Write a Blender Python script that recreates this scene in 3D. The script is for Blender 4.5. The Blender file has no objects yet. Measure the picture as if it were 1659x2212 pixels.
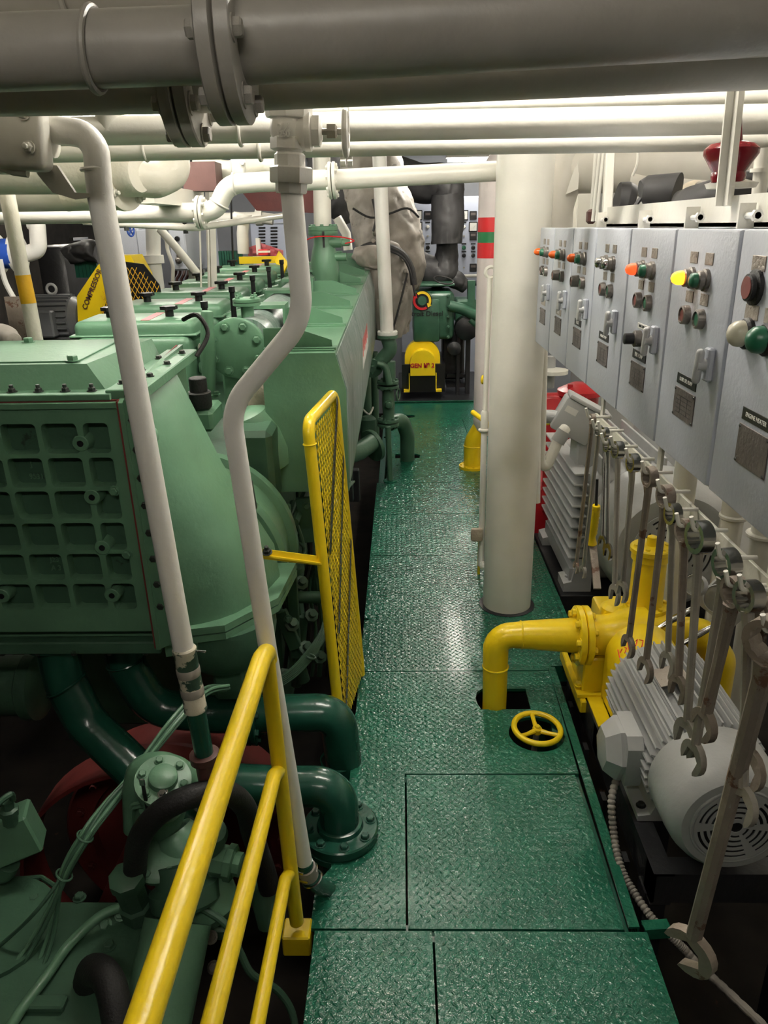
import bpy, bmesh, math, random
from mathutils import Vector, Matrix, geometry
random.seed(7)
S = bpy.context.scene
C = S.collection
V = Vector
R = math.radians

# ---------------------------------------------------------------- camera (photo frame 1659 x 2212, focal length 1640 px)
F, CX, CY, H = 1640.0, 829.5, 1106.0, 1.7
_y = V((865 - CX, CY - 489, -F)).normalized()
_z = -V((915 - CX, CY - 5470, -F)).normalized()
_z = (_z - _y * _z.dot(_y)).normalized()
_x = _y.cross(_z)
MW = Matrix((_x, _y, _z))                       # camera space -> world space
cd = bpy.data.cameras.new('camera')
cam = bpy.data.objects.new('camera', cd)
C.objects.link(cam)
cam.matrix_world = Matrix.Translation((0, 0, H)) @ MW.to_4x4()
cd.sensor_fit = 'VERTICAL'
cd.sensor_height = 24.0
cd.lens = 24.0 * F / 2212
cd.clip_start = 0.02
cd.clip_end = 100
S.camera = cam

# ---------------------------------------------------------------- world, exposure
w = bpy.data.worlds.new('world'); S.world = w; w.use_nodes = True
w.node_tree.nodes['Background'].inputs[0].default_value = (1, 1, 1, 1)
w.node_tree.nodes['Background'].inputs[1].default_value = 0.0
S.view_settings.view_transform = 'Standard'
S.view_settings.look = 'None'
S.view_settings.gamma = 1
S.view_settings.use_curve_mapping = False
S.view_settings.exposure = 1.2
S.cycles.use_denoising = True
S.cycles.use_adaptive_sampling = True
S.cycles.adaptive_threshold = 0.04
S.cycles.max_bounces = 6
S.cycles.diffuse_bounces = 4
S.cycles.glossy_bounces = 3
S.cycles.sample_clamp_indirect = 6.0

# fluorescent fixtures of the engine room: (centre, length, along axis, strength); the builder is further down
LAMPS = [((0.22, 2.0, 2.46), 1.2, 'x', 35, 'fluorescent ceiling fixture over the near end of the green walkway'),
         ((0.55, 7.15, 2.47), 1.3, 'y', 75, 'fluorescent ceiling fixture above the far half of the walkway'),
         ((0.2, 3.85, 2.5), 1.2, 'x', 14, 'fluorescent ceiling fixture above the walkway beyond the white pillar'),
         ((-1.25, 2.95, 2.42), 1.2, 'x', 44, 'fluorescent ceiling fixture above the first valve cover of the main engine'),
         ((-1.7, 6.2, 2.47), 1.2, 'x', 30, 'fluorescent ceiling fixture above the far valve covers'),
         ((0.85, 9.9, 2.42), 0.6, 'x', 40, 'fluorescent ceiling fixture in front of the gauge console'),
         ((-3.1, 7.6, 2.5), 1.2, 'y', 24, 'fluorescent ceiling fixture above the far grey starter cabinets'),
         ((1.5, 1.5, 2.42), 0.9, 'y', 6, 'fluorescent ceiling fixture behind the starter cabinets'),
         ((1.5, 3.7, 2.42), 0.9, 'y', 24, 'fluorescent ceiling fixture above the large grey motor'),
         ((-0.2, -0.5, 2.5), 1.2, 'x', 17, 'fluorescent ceiling fixture at the foot of the walkway')]

# ---------------------------------------------------------------- helpers
def P(x, y, X=None, Y=None, Z=None):
    """world point seen at photo pixel (x, y) that lies in the plane X=, Y= or Z="""
    d = MW @ V(((x - CX) / F, (CY - y) / F, -1))
    t = X / d.x if X is not None else Y / d.y if Y is not None else (Z - H) / d.z
    return V((0, 0, H)) + d * t

RAKE = Matrix.Translation((0, 3, 1)) @ Matrix.Rotation(R(1.96), 4, 'X') @ Matrix.Translation((0, -3, -1))
RAKE_I = RAKE.inverted()
def E(x, y, X=None, Y=None, Z=None):
    """the same in the frame of the raked main engine"""
    d = RAKE_I.to_3x3() @ (MW @ V(((x - CX) / F, (CY - y) / F, -1)))
    o = RAKE_I @ V((0, 0, H))
    t = (X - o.x) / d.x if X is not None else (Y - o.y) / d.y if Y is not None else (Z - o.z) / d.z
    return o + d * t

FR = [Matrix.Identity(4)]

def basis(w, up=V((0, 0, 1))):
    w = V(w).normalized()
    if abs(w.dot(up)) > .98: up = V((0, 1, 0))
    u = up.cross(w).normalized(); v = w.cross(u)
    return u, v, w

class MB:
    def __init__(s): s.v = []; s.f = []; s.ang = 35
    def add(s, vs, fs):
        b = len(s.v); s.v.extend(V(p) for p in vs); s.f.extend(tuple(i + b for i in f) for f in fs); return s
    def box(s, c, size, rot=None, bev=0.0, seg=1):
        bm = bmesh.new(); bmesh.ops.create_cube(bm, size=1)
        bmesh.ops.scale(bm, vec=V(size), verts=bm.verts)
        if bev: bmesh.ops.bevel(bm, geom=bm.edges[:], offset=bev, segments=seg, affect='EDGES', profile=.5, clamp_overlap=True)
        c = V(c); rot = rot or Matrix.Identity(3)
        bm.verts.index_update()
        s.add([rot @ v.co + c for v in bm.verts], [[v.index for v in f.verts] for f in bm.faces]); bm.free(); return s
    def bb(s, a, b, bev=0.0, seg=1):
        a, b = V(a), V(b)
        return s.box((a + b) / 2, [abs(q) for q in (b - a)], None, bev, seg)
    def bar(s, a, b, wd, th, up=V((0, 0, 1)), bev=0.0):
        a, b = V(a), V(b); u, v, w_ = basis(b - a, up)
        rot = Matrix((u, v, w_)).transposed()
        return s.box((a + b) / 2, (wd, th, (b - a).length), rot, bev)
    def tube(s, pts, r, bend=0.0, n=14, seg=6, cap=True, wob=0.0):
        pts = [V(p) for p in pts]
        rs = r if isinstance(r, (list, tuple)) else [r] * len(pts)
        if bend:
            q = [pts[0]]; qr = [rs[0]]
            for i in range(1, len(pts) - 1):
                a, b, c = pts[i - 1], pts[i], pts[i + 1]
                d1, d2 = (a - b), (c - b); l1, l2 = d1.length, d2.length
                d1.normalize(); d2.normalize(); an = d1.angle(d2, 3.14)
                if an > 3.05: q.append(b); qr.append(rs[i]); continue
                t = min(bend / math.tan(an / 2), l1 * .49, l2 * .49)
                p1, p2 = b + d1 * t, b + d2 * t
                rad = t * math.tan(an / 2); cen = b + (d1 + d2).normalized() * math.hypot(rad, t)
                v1, v2 = p1 - cen, p2 - cen
                for k in range(seg + 1):
                    q.append(cen + v1.slerp(v2, k / seg).normalized() * rad); qr.append(rs[i])
            q.append(pts[-1]); qr.append(rs[-1]); pts, rs = q, qr
        tang = []
        for i in range(len(pts)):
            a = pts[max(i - 1, 0)]; b = pts[min(i + 1, len(pts) - 1)]
            t = (b - a); tang.append(t.normalized() if t.length > 1e-9 else V((0, 0, 1)))
        u, v, _ = basis(tang[0]); base = len(s.v); vs = []; fs = []
        for i, p in enumerate(pts):
            if i:
                ax = tang[i - 1].cross(tang[i])
                if ax.length > 1e-8:
                    m = Matrix.Rotation(tang[i - 1].angle(tang[i]), 3, ax); u = m @ u; v = m @ v
            for k in range(n):
                a = 2 * math.pi * k / n
                rr = rs[i] * (1 + (random.uniform(-wob, wob) if wob else 0))
                vs.append(p + u * (math.cos(a) * rr) + v * (math.sin(a) * rr))
        for i in range(len(pts) - 1):
            for k in range(n):
                k2 = (k + 1) % n
                fs.append((i * n + k, i * n + k2, (i + 1) * n + k2, (i + 1) * n + k))
        if cap:
            fs.append(tuple(range(n - 1, -1, -1))); fs.append(tuple((len(pts) - 1) * n + k for k in range(n)))
        return s.add(vs, fs)
    def cyl(s, a, b, r, r2=None, n=20): return s.tube([a, b], [r, r if r2 is None else r2], 0, n)
    def lathe(s, o, ax, prof, n=24):
        """profile of (radius, height along ax); open ends are capped"""
        o = V(o); u, v, w_ = basis(ax); vs = []; fs = []
        for (r, h) in prof:
            for k in range(n):
                a = 2 * math.pi * k / n
                vs.append(o + w_ * h + u * (math.cos(a) * r) + v * (math.sin(a) * r))
        for i in range(len(prof) - 1):
            for k in range(n):
                k2 = (k + 1) % n
                fs.append((i * n + k, i * n + k2, (i + 1) * n + k2, (i + 1) * n + k))
        fs.append(tuple(range(n - 1, -1, -1))); fs.append(tuple((len(prof) - 1) * n + k for k in range(n)))
        return s.add(vs, fs)
    def prism(s, poly, o, u, v, w_, th, holes=()):
        """2-D polygon (with holes) in the plane (u, v) at o, thickened along w_ by th"""
        o, u, v, w_ = V(o), V(u), V(v), V(w_)
        loops = [list(poly)] + [list(h) for h in holes]
        flat = [p for l in loops for p in l]
        tris = geometry.tessellate_polygon([[V((p[0], p[1], 0)) for p in l] for l in loops])
        n = len(flat); vs = [o + u * p[0] + v * p[1] for p in flat] + [o + u * p[0] + v * p[1] + w_ * th for p in flat]
        fs = []
        flip = u.cross(v).dot(w_) * th < 0
        for t in tris:
            a, b, c = (flat[i] for i in t)
            ccw = (b[0] - a[0]) * (c[1] - a[1]) - (b[1] - a[1]) * (c[0] - a[0]) > 0
            t = tuple(t) if ccw else tuple(reversed(t))
            if flip: t = tuple(reversed(t))
            fs.append(tuple(i + n for i in t)); fs.append(tuple(reversed(t)))
        b0 = 0
        for li, l in enumerate(loops):
            m = len(l); area = sum(l[i][0] * l[(i + 1) % m][1] - l[(i + 1) % m][0] * l[i][1] for i in range(m))
            rev = (area < 0) ^ (li > 0) ^ flip
            for i in range(m):
                a, b = b0 + i, b0 + (i + 1) % m
                q = (a, b, b + n, a + n)
                fs.append(tuple(reversed(q)) if rev else q)
            b0 += m
        return s.add(vs, fs)
    def torus(s, c, ax, Rr, r, n=32, m=10, a0=0, a1=360):
        u, v, _ = basis(ax); c = V(c)
        full = abs(a1 - a0) >= 359.9
        k = n if full else n + 1
        pts = [c + u * (Rr * math.cos(R(a0 + (a1 - a0) * i / n))) + v * (Rr * math.sin(R(a0 + (a1 - a0) * i / n))) for i in range(k)]
        if not full: return s.tube(pts, r, 0, m)
        w_ = V(ax).normalized(); vs = []; fs = []
        for i, p in enumerate(pts):
            e = (p - c).normalized()
            for j in range(m):
                a = 2 * math.pi * j / m
                vs.append(p + e * (r * math.cos(a)) + w_ * (r * math.sin(a)))
        for i in range(n):
            for j in range(m):
                i2, j2 = (i + 1) % n, (j + 1) % m
                fs.append((i * m + j, i2 * m + j, i2 * m + j2, i * m + j2))
        return s.add(vs, fs)
    def hexa(s, p, ax, r, h): return s.lathe(p, ax, [(r, 0), (r, h * .8), (r * .82, h)], 6)
    def mesh(s, name, m=None, local=False):
        me = bpy.data.meshes.new(name)
        me.from_pydata([tuple(p if local else FR[-1] @ p) for p in s.v], [], s.f)
        if m: me.materials.append(M[m])
        me.polygons.foreach_set('use_smooth', [True] * len(me.polygons))
        me.update()
        me.set_sharp_from_angle(angle=R(s.ang))
        return me
    def build(s, name, m, parent=None): return link(name, s.mesh(name, m), parent)

def wloc(o):
    t = V((0, 0, 0))
    while o is not None: t = t + o.location; o = o.parent
    return t

def link(name, data, parent=None, basis_m=None):
    o = bpy.data.objects.new(name, data); C.objects.link(o)
    if parent is not None:
        o.parent = parent
        off = -wloc(parent)
    else: off = V((0, 0, 0))
    o.matrix_basis = Matrix.Translation(off) @ (basis_m or Matrix.Identity(4))
    return o

def thing(name, label, cat, loc=(0, 0, 0), group=None):
    o = bpy.data.objects.new(name, None); C.objects.link(o); o.location = FR[-1] @ V(loc)
    o.empty_display_size = .05
    return tag(o, label, cat, group)

def tag(o, label, cat, group=None):
    o['label'] = label; o['category'] = cat
    if group: o['group'] = group
    return o

def struct(o): o['kind'] = 'structure'; return o
def stuff(o): o['kind'] = 'stuff'; return o

SH = {}
def shared(key, fn, m):
    if (key, m) not in SH: SH[(key, m)] = fn().mesh(key, m, True)
    return SH[(key, m)]

def put(parent, name, me, p, ax, sx, sy=None, sz=None, up=V((0, 0, 1))):
    """a copy of a shared unit mesh (its axis is z) at p, pointing along ax"""
    p = FR[-1] @ V(p); u, v, w_ = basis(FR[-1].to_3x3() @ V(ax), up)
    m = Matrix((u, v, w_)).transposed().to_4x4(); m.translation = p
    o = bpy.data.objects.new(name, me); C.objects.link(o); o.parent = parent
    off = -wloc(parent) if parent is not None else V((0, 0, 0))
    o.matrix_basis = Matrix.Translation(off) @ m @ Matrix.Diagonal((sx, sy or sx, sz or sx, 1))
    return o

def unit_bolt():
    return MB().lathe((0, 0, 0), (0, 0, 1), [(1.35, 0), (1.35, .18), (1.0, .18)], 12).hexa((0, 0, .18), (0, 0, 1), 1.0, .85)
def unit_stud():
    return MB().lathe((0, 0, 0), (0, 0, 1), [(1.35, 0), (1.35, .2), (1, .2)], 12).hexa((0, 0, .2), (0, 0, 1), 1.0, .9).lathe((0, 0, 1), (0, 0, 1), [(.55, 0), (.55, .9), (.4, 1.0)], 10)
def bolt(parent, p, ax, r, m, name='bolt', kind='bolt'):
    return put(parent, name, shared(kind, unit_bolt if kind == 'bolt' else unit_stud, m), p, ax, r)
def bolts(parent, c, ax, Rr, k, r, m, a0=0, kind='bolt', name='bolt'):
    u, v, w_ = basis(ax)
    for i in range(k):
        a = R(a0) + 2 * math.pi * i / k
        bolt(parent, V(c) + u * (Rr * math.cos(a)) + v * (Rr * math.sin(a)), ax, r, m, name, kind)
def flange(parent, c, ax, r, th, m, k=8, br=None, both=True, bm=None, a0=10, gap=.004):
    """a pair of bolted flange discs centred on c"""
    c = V(c); w_ = V(ax).normalized(); br = br or r * .11
    for sg in (-1, 1):
        a = c + w_ * (sg * gap / 2)
        MB().lathe(a, w_ * sg, [(r * .97, 0), (r, .002), (r, th - .002), (r * .97, th), (r * .3, th)], 36).build('flange', m, parent)
        if sg == 1 or both: bolts(parent, c + w_ * (sg * (gap / 2 + th)), w_ * sg, r * .8, k, br, bm or m, a0)

def text(parent, body, p, u, v, size, m, name='lettering', depth=.0008, align='CENTER', bold=.015):
    cu = bpy.data.curves.new(name, 'FONT'); cu.body = body; cu.size = size; cu.align_x = align; cu.align_y = 'CENTER'
    cu.extrude = depth; cu.offset = size * bold; cu.materials.append(M[m]); cu.resolution_u = 3
    fu, fv = (FR[-1].to_3x3() @ V(u)).normalized(), (FR[-1].to_3x3() @ V(v)).normalized()
    mt = Matrix((fu, fv, fu.cross(fv))).transposed().to_4x4(); mt.translation = FR[-1] @ V(p)
    tmp = bpy.data.objects.new(name, cu)
    me = bpy.data.meshes.new_from_object(tmp); bpy.data.objects.remove(tmp); bpy.data.curves.remove(cu)
    return link(name, me, parent, mt)

def circ(cx, cy, r, n=24, a0=0, a1=360):
    full = abs(a1 - a0) >= 359.9
    return [(cx + r * math.cos(R(a0 + (a1 - a0) * i / n)), cy + r * math.sin(R(a0 + (a1 - a0) * i / n))) for i in range(n if full else n + 1)]

# ---------------------------------------------------------------- materials
M = {}
def paint(name, rgb, rough=.4, bump=.25, bscale=60, var=.12, chips=None, chip_amt=.0, chip_scale=14, metal=0, spec=.5, coat=0, streak=None, streak_amt=0, bdist=.004):
    m = bpy.data.materials.new(name); m.use_nodes = True; nt = m.node_tree; N = nt.nodes; L = nt.links
    b = N['Principled BSDF']; b.inputs['Roughness'].default_value = rough; b.inputs['Metallic'].default_value = metal
    b.inputs['Specular IOR Level'].default_value = spec
    if coat: b.inputs['Coat Weight'].default_value = coat; b.inputs['Coat Roughness'].default_value = .12
    tc = N.new('ShaderNodeTexCoord')
    n1 = N.new('ShaderNodeTexNoise'); n1.inputs['Scale'].default_value = 7; n1.inputs['Detail'].default_value = 6; L.new(tc.outputs['Object'], n1.inputs['Vector'])
    mr = N.new('ShaderNodeMapRange'); mr.inputs[1].default_value = .3; mr.inputs[2].default_value = .7
    mr.inputs[3].default_value = 1 - var; mr.inputs[4].default_value = 1 + var; L.new(n1.outputs[0], mr.inputs[0])
    mx = N.new('ShaderNodeVectorMath'); mx.operation = 'SCALE'; mx.inputs[0].default_value = rgb; L.new(mr.outputs[0], mx.inputs['Scale'])
    col = mx.outputs[0]
    def over(col, scale, amt, rgb2, stretch=None, detail=8):
        n2 = N.new('ShaderNodeTexNoise'); n2.inputs['Scale'].default_value = scale; n2.inputs['Detail'].default_value = detail; n2.inputs['Roughness'].default_value = .65
        if stretch:
            mp = N.new('ShaderNodeMapping'); mp.inputs['Scale'].default_value = stretch; L.new(tc.outputs['Object'], mp.inputs[0]); L.new(mp.outputs[0], n2.inputs['Vector'])
        else: L.new(tc.outputs['Object'], n2.inputs['Vector'])
        r2 = N.new('ShaderNodeMapRange'); r2.interpolation_type = 'SMOOTHSTEP'
        r2.inputs[1].default_value = .78 - amt * .5; r2.inputs[2].default_value = .82 - amt * .5; L.new(n2.outputs[0], r2.inputs[0])
        if stretch: r2.inputs[2].default_value = .95 - amt * .3
        mm = N.new('ShaderNodeMix'); mm.data_type = 'RGBA'; L.new(r2.outputs[0], mm.inputs['Factor']); L.new(col, mm.inputs['A']); mm.inputs['B'].default_value = (*rgb2, 1)
        return mm.outputs['Result']
    if streak: col = over(col, 3, streak_amt, streak, (14, 14, 1.2))
    if chips: col = over(col, chip_scale, chip_amt, chips)
    L.new(col, b.inputs['Base Color'])
    if bump:
        n3 = N.new('ShaderNodeTexNoise'); n3.inputs['Scale'].default_value = bscale; n3.inputs['Detail'].default_value = 3; L.new(tc.outputs['Object'], n3.inputs['Vector'])
        bp = N.new('ShaderNodeBump'); bp.inputs['Strength'].default_value = bump; bp.inputs['Distance'].default_value = bdist
        L.new(n3.outputs[0], bp.inputs['Height']); L.new(bp.outputs[0], b.inputs['Normal'])
    M[name] = m; return m

def emit(name, rgb, s):
    m = bpy.data.materials.new(name); m.use_nodes = True; b = m.node_tree.nodes['Principled BSDF']
    b.inputs['Base Color'].default_value = (*rgb, 1); b.inputs['Emission Color'].default_value = (*rgb, 1); b.inputs['Emission Strength'].default_value = s
    M[name] = m

rust = (.10, .045, .022)
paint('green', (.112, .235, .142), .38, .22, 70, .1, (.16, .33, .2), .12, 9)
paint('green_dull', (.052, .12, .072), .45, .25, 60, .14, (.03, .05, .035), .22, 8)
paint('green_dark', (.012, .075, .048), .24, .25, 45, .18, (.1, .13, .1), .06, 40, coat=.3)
paint('green_worn', (.12, .2, .16), .35, .15, 60, .15, (.35, .38, .37), .42, 6, streak=(.3, .34, .33), streak_amt=.9)
paint('floor_green', (.014, .112, .066), .13, .75, 55, .14, (.03, .14, .085), .2, 5, coat=.1, spec=.45, bdist=.007)
paint('cream', (.70, .68, .61), .33, .22, 55, .05, (.45, .4, .32), .03, 20)
paint('cream_rough', (.72, .69, .59), .4, .7, 38, .05)
paint('white', (.84, .82, .77), .35, .25, 70, .04, (.3, .28, .24), .07, 25)
paint('white_pink', (.80, .72, .70), .4, .25, 70, .05, (.4, .33, .3), .04, 18)
paint('grey_cream_shade', (.34, .32, .285), .38, .25, 50, .08, (.4, .37, .31), .05, 20)  # base colour lowered to hold the near overhead pipes in shade
paint('ceiling_paint', (.62, .58, .48), .5, .2, 30, .06)
paint('yellow', (.84, .60, .012), .28, .3, 45, .03, (.12, .08, .02), .05, 30)
paint('yellow_orange', (.75, .42, .02), .4, .5, 45, .08)
paint('cab_grey', (.45, .475, .53), .38, .2, 120, .03, (.3, .31, .34), .03, 12)
paint('motor_grey', (.40, .405, .40), .38, .2, 70, .07, (.15, .14, .12), .06, 20)
paint('motor_dark', (.13, .135, .14), .4, .2, 70, .1)
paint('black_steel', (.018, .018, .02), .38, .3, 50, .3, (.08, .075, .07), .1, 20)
paint('black', (.008, .008, .009), .35, .1, 90, .2)
paint('rubber', (.012, .011, .011), .6, .4, 160, .2)
paint('bilge', (.01, .008, .006), .8, .5, 12, .5, (.05, .025, .014), .2, 5, spec=.15)
paint('dark_wall', (.04, .034, .028), .6, .3, 8, .4)
paint('steel', (.36, .335, .29), .38, .35, 90, .2, (.2, .14, .10), .25, 22, metal=.45)
paint('steel_rust', (.27, .225, .185), .5, .5, 80, .25, (.16, .085, .055), .4, 18, metal=.35)
paint('steel_bright', (.55, .54, .53), .22, .1, 60, .1, metal=1)
paint('red', (.42, .015, .02), .35, .3, 50, .1)
paint('red_band', (.72, .03, .035), .35, .3, 60, .06)
paint('red_dull', (.16, .025, .022), .5, .3, 30, .25)
paint('red_dark', (.12, .004, .009), .2, .1, 30, .05)
paint('brown_red', (.085, .035, .03), .5, .3, 20, .2, (.5, .45, .4), .2, 16)
paint('green_band', (.03, .22, .08), .35, .3, 60, .06)
paint('lag_grey', (.27, .245, .215), .65, .7, 22, .3, (.1, .085, .07), .35, 4)
paint('lag_dark', (.032, .031, .032), .6, .6, 18, .3)
paint('plate_metal', (.33, .29, .25), .45, .5, 160, .25, (.07, .05, .045), .25, 60, metal=.3)
paint('plate_dark', (.13, .11, .105), .45, .4, 120, .3, (.32, .29, .27), .24, 150, metal=.3)
paint('label_black', (.012, .012, .012), .4, .1, 60, .2)
paint('label_white', (.75, .74, .7), .5, .1, 60, .05)
paint('console', (.45, .49, .60), .45, .1, 40, .03)
paint('red_button', (.20, .05, .045), .4, .1, 40, .1)
paint('green_button', (.015, .12, .06), .35, .1, 40, .1)
paint('ivory', (.55, .52, .40), .3, .0, 40, .02)
paint('bezel', (.22, .2, .18), .35, .4, 120, .3, (.45, .42, .38), .25, 60, metal=.6)
paint('blue', (.03, .10, .5), .35, .1, 40, .05)
paint('pink', (.75, .22, .24), .5, .1, 40, .05)
paint('cloth', (.42, .36, .28), .8, .9, 90, .2)
paint('gauge_face', (.62, .60, .47), .35, .0, 40, .02)
paint('bolt_dark', (.045, .05, .045), .38, .3, 90, .3, (.12, .08, .05), .3, 30, metal=.5)
paint('orange_off', (.75, .12, .015), .25, .0, 40, .05)
paint('sleeve', (.03, .07, .05), .45, .4, 60, .2, (.62, .57, .45), .55, 16)
paint('green_gen', (.028, .085, .05), .35, .2, 60, .12)
paint('emblem_yellow', (.75, .5, .02), .4, .1, 40, .05)
paint('grey_cream_shade2', (.55, .52, .46), .4, .25, 50, .08)
emit('tube_light', (1.0, .96, .88), 1)
emit('lamp_orange', (1.0, .22, .015), 1.6)
emit('lamp_amber', (1.0, .27, .012), 1.9)
emit('lamp_red', (1.0, .07, .015), .8)
emit('lit_window', (.95, .97, 1.0), 3.0)
# ================================================================ THE SETTING
def slab(name, a, b, m, parent=None): return struct(MB().bb(a, b).build(name, m, parent))
slab('wall_back', (-4.4, 11.3, -1.1), (3.0, 11.4, 2.85), 'cab_grey')
slab('wall_left', (-4.4, -1.6, -1.1), (-4.3, 11.4, 2.85), 'dark_wall')
slab('wall_right', (2.5, -1.6, -1.1), (2.6, 11.4, 2.85), 'cream')
slab('wall_front', (-4.4, -1.7, -1.1), (2.6, -1.6, 2.85), 'dark_wall')
slab('floor_bilge', (-4.4, -1.7, -1.05), (2.6, 11.4, -.95), 'bilge')
ceil_ = slab('ceiling', (-4.4, -1.7, 2.75), (3.0, 11.4, 2.85), 'ceiling_paint')
for i, y in enumerate((-.6, .5, 1.75, 3.05, 4.3, 5.5, 6.7, 7.9, 9.1, 10.3)):
    b = MB().bb((-4.3, y - .006, 2.55), (2.5, y + .006, 2.75)); b.bb((-4.3, y - .05, 2.54), (2.5, y + .05, 2.55))
    b.build('deck_beam', 'ceiling_paint', ceil_)
for x in (-3.1, -1.9, .05, 1.35):
    MB().bb((x - .005, -1.6, 2.6), (x + .005, 11.3, 2.75)).build('deck_girder', 'ceiling_paint', ceil_)

# ---- walkway: support frame, plates, treads
fl = MB()
for y in (.62, 1.455, 2.05, 2.673, 3.838, 4.483, 5.1, 6.4, 7.66): fl.bb((-.16, y - .025, -.09), (.56, y + .025, -.0125))
for x in (-.155, .55): fl.bb((x - .02, .55, -.13), (x + .02, 7.7, -.0125))
for y in (1.0, 2.6, 4.2, 5.8, 7.4):
    for x in (-.155, .55): fl.bb((x - .025, y - .025, -.95), (x + .025, y + .025, -.09))
floor = struct(fl.build('floor', 'green_dark'))

def inside(poly, x, y):
    c = False; n = len(poly); j = n - 1
    for i in range(n):
        xi, yi = poly[i]; xj, yj = poly[j]
        if (yi > y) != (yj > y) and x < (xj - xi) * (y - yi) / (yj - yi) + xi: c = not c
        j = i
    return c

def plate(poly, holes=(), tread=1.0, ring=()):
    o = MB().prism(poly, (0, 0, -.012), (1, 0, 0), (0, 1, 0), (0, 0, 1), .012, holes).build('floor_plate', 'floor_green', floor)
    xs = [p[0] for p in poly]; ys = [p[1] for p in poly]; g = .029
    vs, fs = [], []
    ny = int((max(ys) - min(ys)) / g) + 1; nx = int((max(xs) - min(xs)) / g) + 1
    for k in range(2):
        for i in range(nx):
            for j in range(ny):
                x = min(xs) + (i + .3 + .5 * k) * g; y = min(ys) + (j + .3 + .5 * k) * g
                if tread < 1 and random.random() > tread: continue
                if not all(inside(poly, x + dx, y + dy) for dx in (-.011, .011) for dy in (-.011, .011)): continue
                if any(inside(h, x + dx, y + dy) for h in holes for dx in (-.012, .012) for dy in (-.012, .012)): continue
                s_ = 1 if k else -1; c_ = .7071
                ax, ay = c_ * s_, c_; bx, by = -c_, c_ * s_
                hh = random.uniform(.0014, .0024); b = len(vs)
                for (l, w_, z) in ((.0125, 0, 0), (0, .0042, 0), (-.0125, 0, 0), (0, -.0042, 0), (.0078, 0, hh), (0, .0018, hh), (-.0078, 0, hh), (0, -.0018, hh)):
                    vs.append((x + ax * l + bx * w_, y + ay * l + by * w_, z))
                up = (ax * by - ay * bx) > 0
                q = [(0, 1, 5, 4), (1, 2, 6, 5), (2, 3, 7, 6), (3, 0, 4, 7), (4, 5, 6, 7)]
                fs += [tuple(b + t for t in (f if up else f[::-1])) for f in q]
    if vs:
        me = bpy.data.meshes.new('tread_pattern'); me.from_pydata(vs, [], fs); me.materials.append(M['floor_green'])
        me.polygons.foreach_set('use_smooth', [True] * len(fs)); me.update()
        stuff(link('tread_pattern', me, o))
    return o
def rect(x0, y0, x1, y1): return [(x0, y0), (x1, y0), (x1, y1), (x0, y1)]
plate(rect(-.24, .55, .063, 1.452))
plate(rect(.069, .55, .612, 1.452))
plate(rect(.002, 1.459, .556, 2.047))                                     # lift-out hatch
plate([(-.252, 1.459), (-.004, 1.459), (-.004, 2.053), (.57, 2.053), (.585, 2.67), (-.165, 2.67), (-.165, 1.93), (-.215, 1.93), (-.215, 1.66), (-.252, 1.6)],
      [circ(.466, 2.262, .098, 28), [(.285, 2.41), (.47, 2.41), (.47, 2.545), (.30, 2.545), (.278, 2.52), (.27, 2.48), (.275, 2.44)], circ(-.155, 2.0, .0, 3)][:2])
plate([(-.165, 2.676), (.598, 2.676), (.598, 2.705), (.735, 2.705), (.735, 3.835), (-.165, 3.835)])
plate(rect(-.165, 3.841, .735, 4.48))
plate(rect(-.165, 4.486, .735, 5.1), [circ(.37, 4.98, .055, 20)], .35)
MB().lathe((.37, 4.98, -.006), (0, 0, 1), [(.052, 0), (.052, .006), (.05, .0075)], 24).build('deck_cap', 'floor_green', floor)
plate([(-.12, 5.106), (.735, 5.106), (.735, 6.45), (.56, 6.45), (.56, 7.0), (-.1, 7.0)],
      [[(-.06, 5.72), (.13, 5.72), (.14, 5.8), (.1, 5.84), (-.06, 5.84)]], .1)
plate([(.565, 6.455), (.735, 6.455), (.735, 7.0), (.565, 7.0)], (), 0)
plate(rect(-.1, 7.005, .735, 7.68), [circ(.06, 7.12, .06, 16)], 0)
# raised edge angles of the walkway
def trim(n, a, b, w_, hgt, m='floor_green', dn=.07):
    a, b = V(a), V(b); d = (b - a).normalized(); sd = V((d.y, -d.x, 0))
    o = MB().prism([(0, -dn), (.006, -dn), (.006, hgt - .006), (w_, hgt - .006), (w_, hgt), (0, hgt)], a, -sd, (0, 0, 1), d, (b - a).length)
    return struct(o.build('trim_%d' % n, m))
trim(1, (.596, 1.462, 0), (.612, 2.69, 0), .028, .006)
trim(2, (.752, 2.71, 0), (.752, 4.9, 0), .02, .005)
trim(3, (.612, 2.70, 0), (.752, 2.70, 0), .02, .004)
trim(4, (-.185, 3.1, 0), (-.185, 1.95, 0), .02, .004)
trim(5, (-.185, 5.1, 0), (-.185, 3.12, 0), .02, .004)
trim(6, (.735, 7.70, 0), (-.12, 7.70, 0), .02, .02)
trim(7, (.612, 1.462, -.01), (.68, 1.468, -.01), .03, .004, dn=.03)

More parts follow.
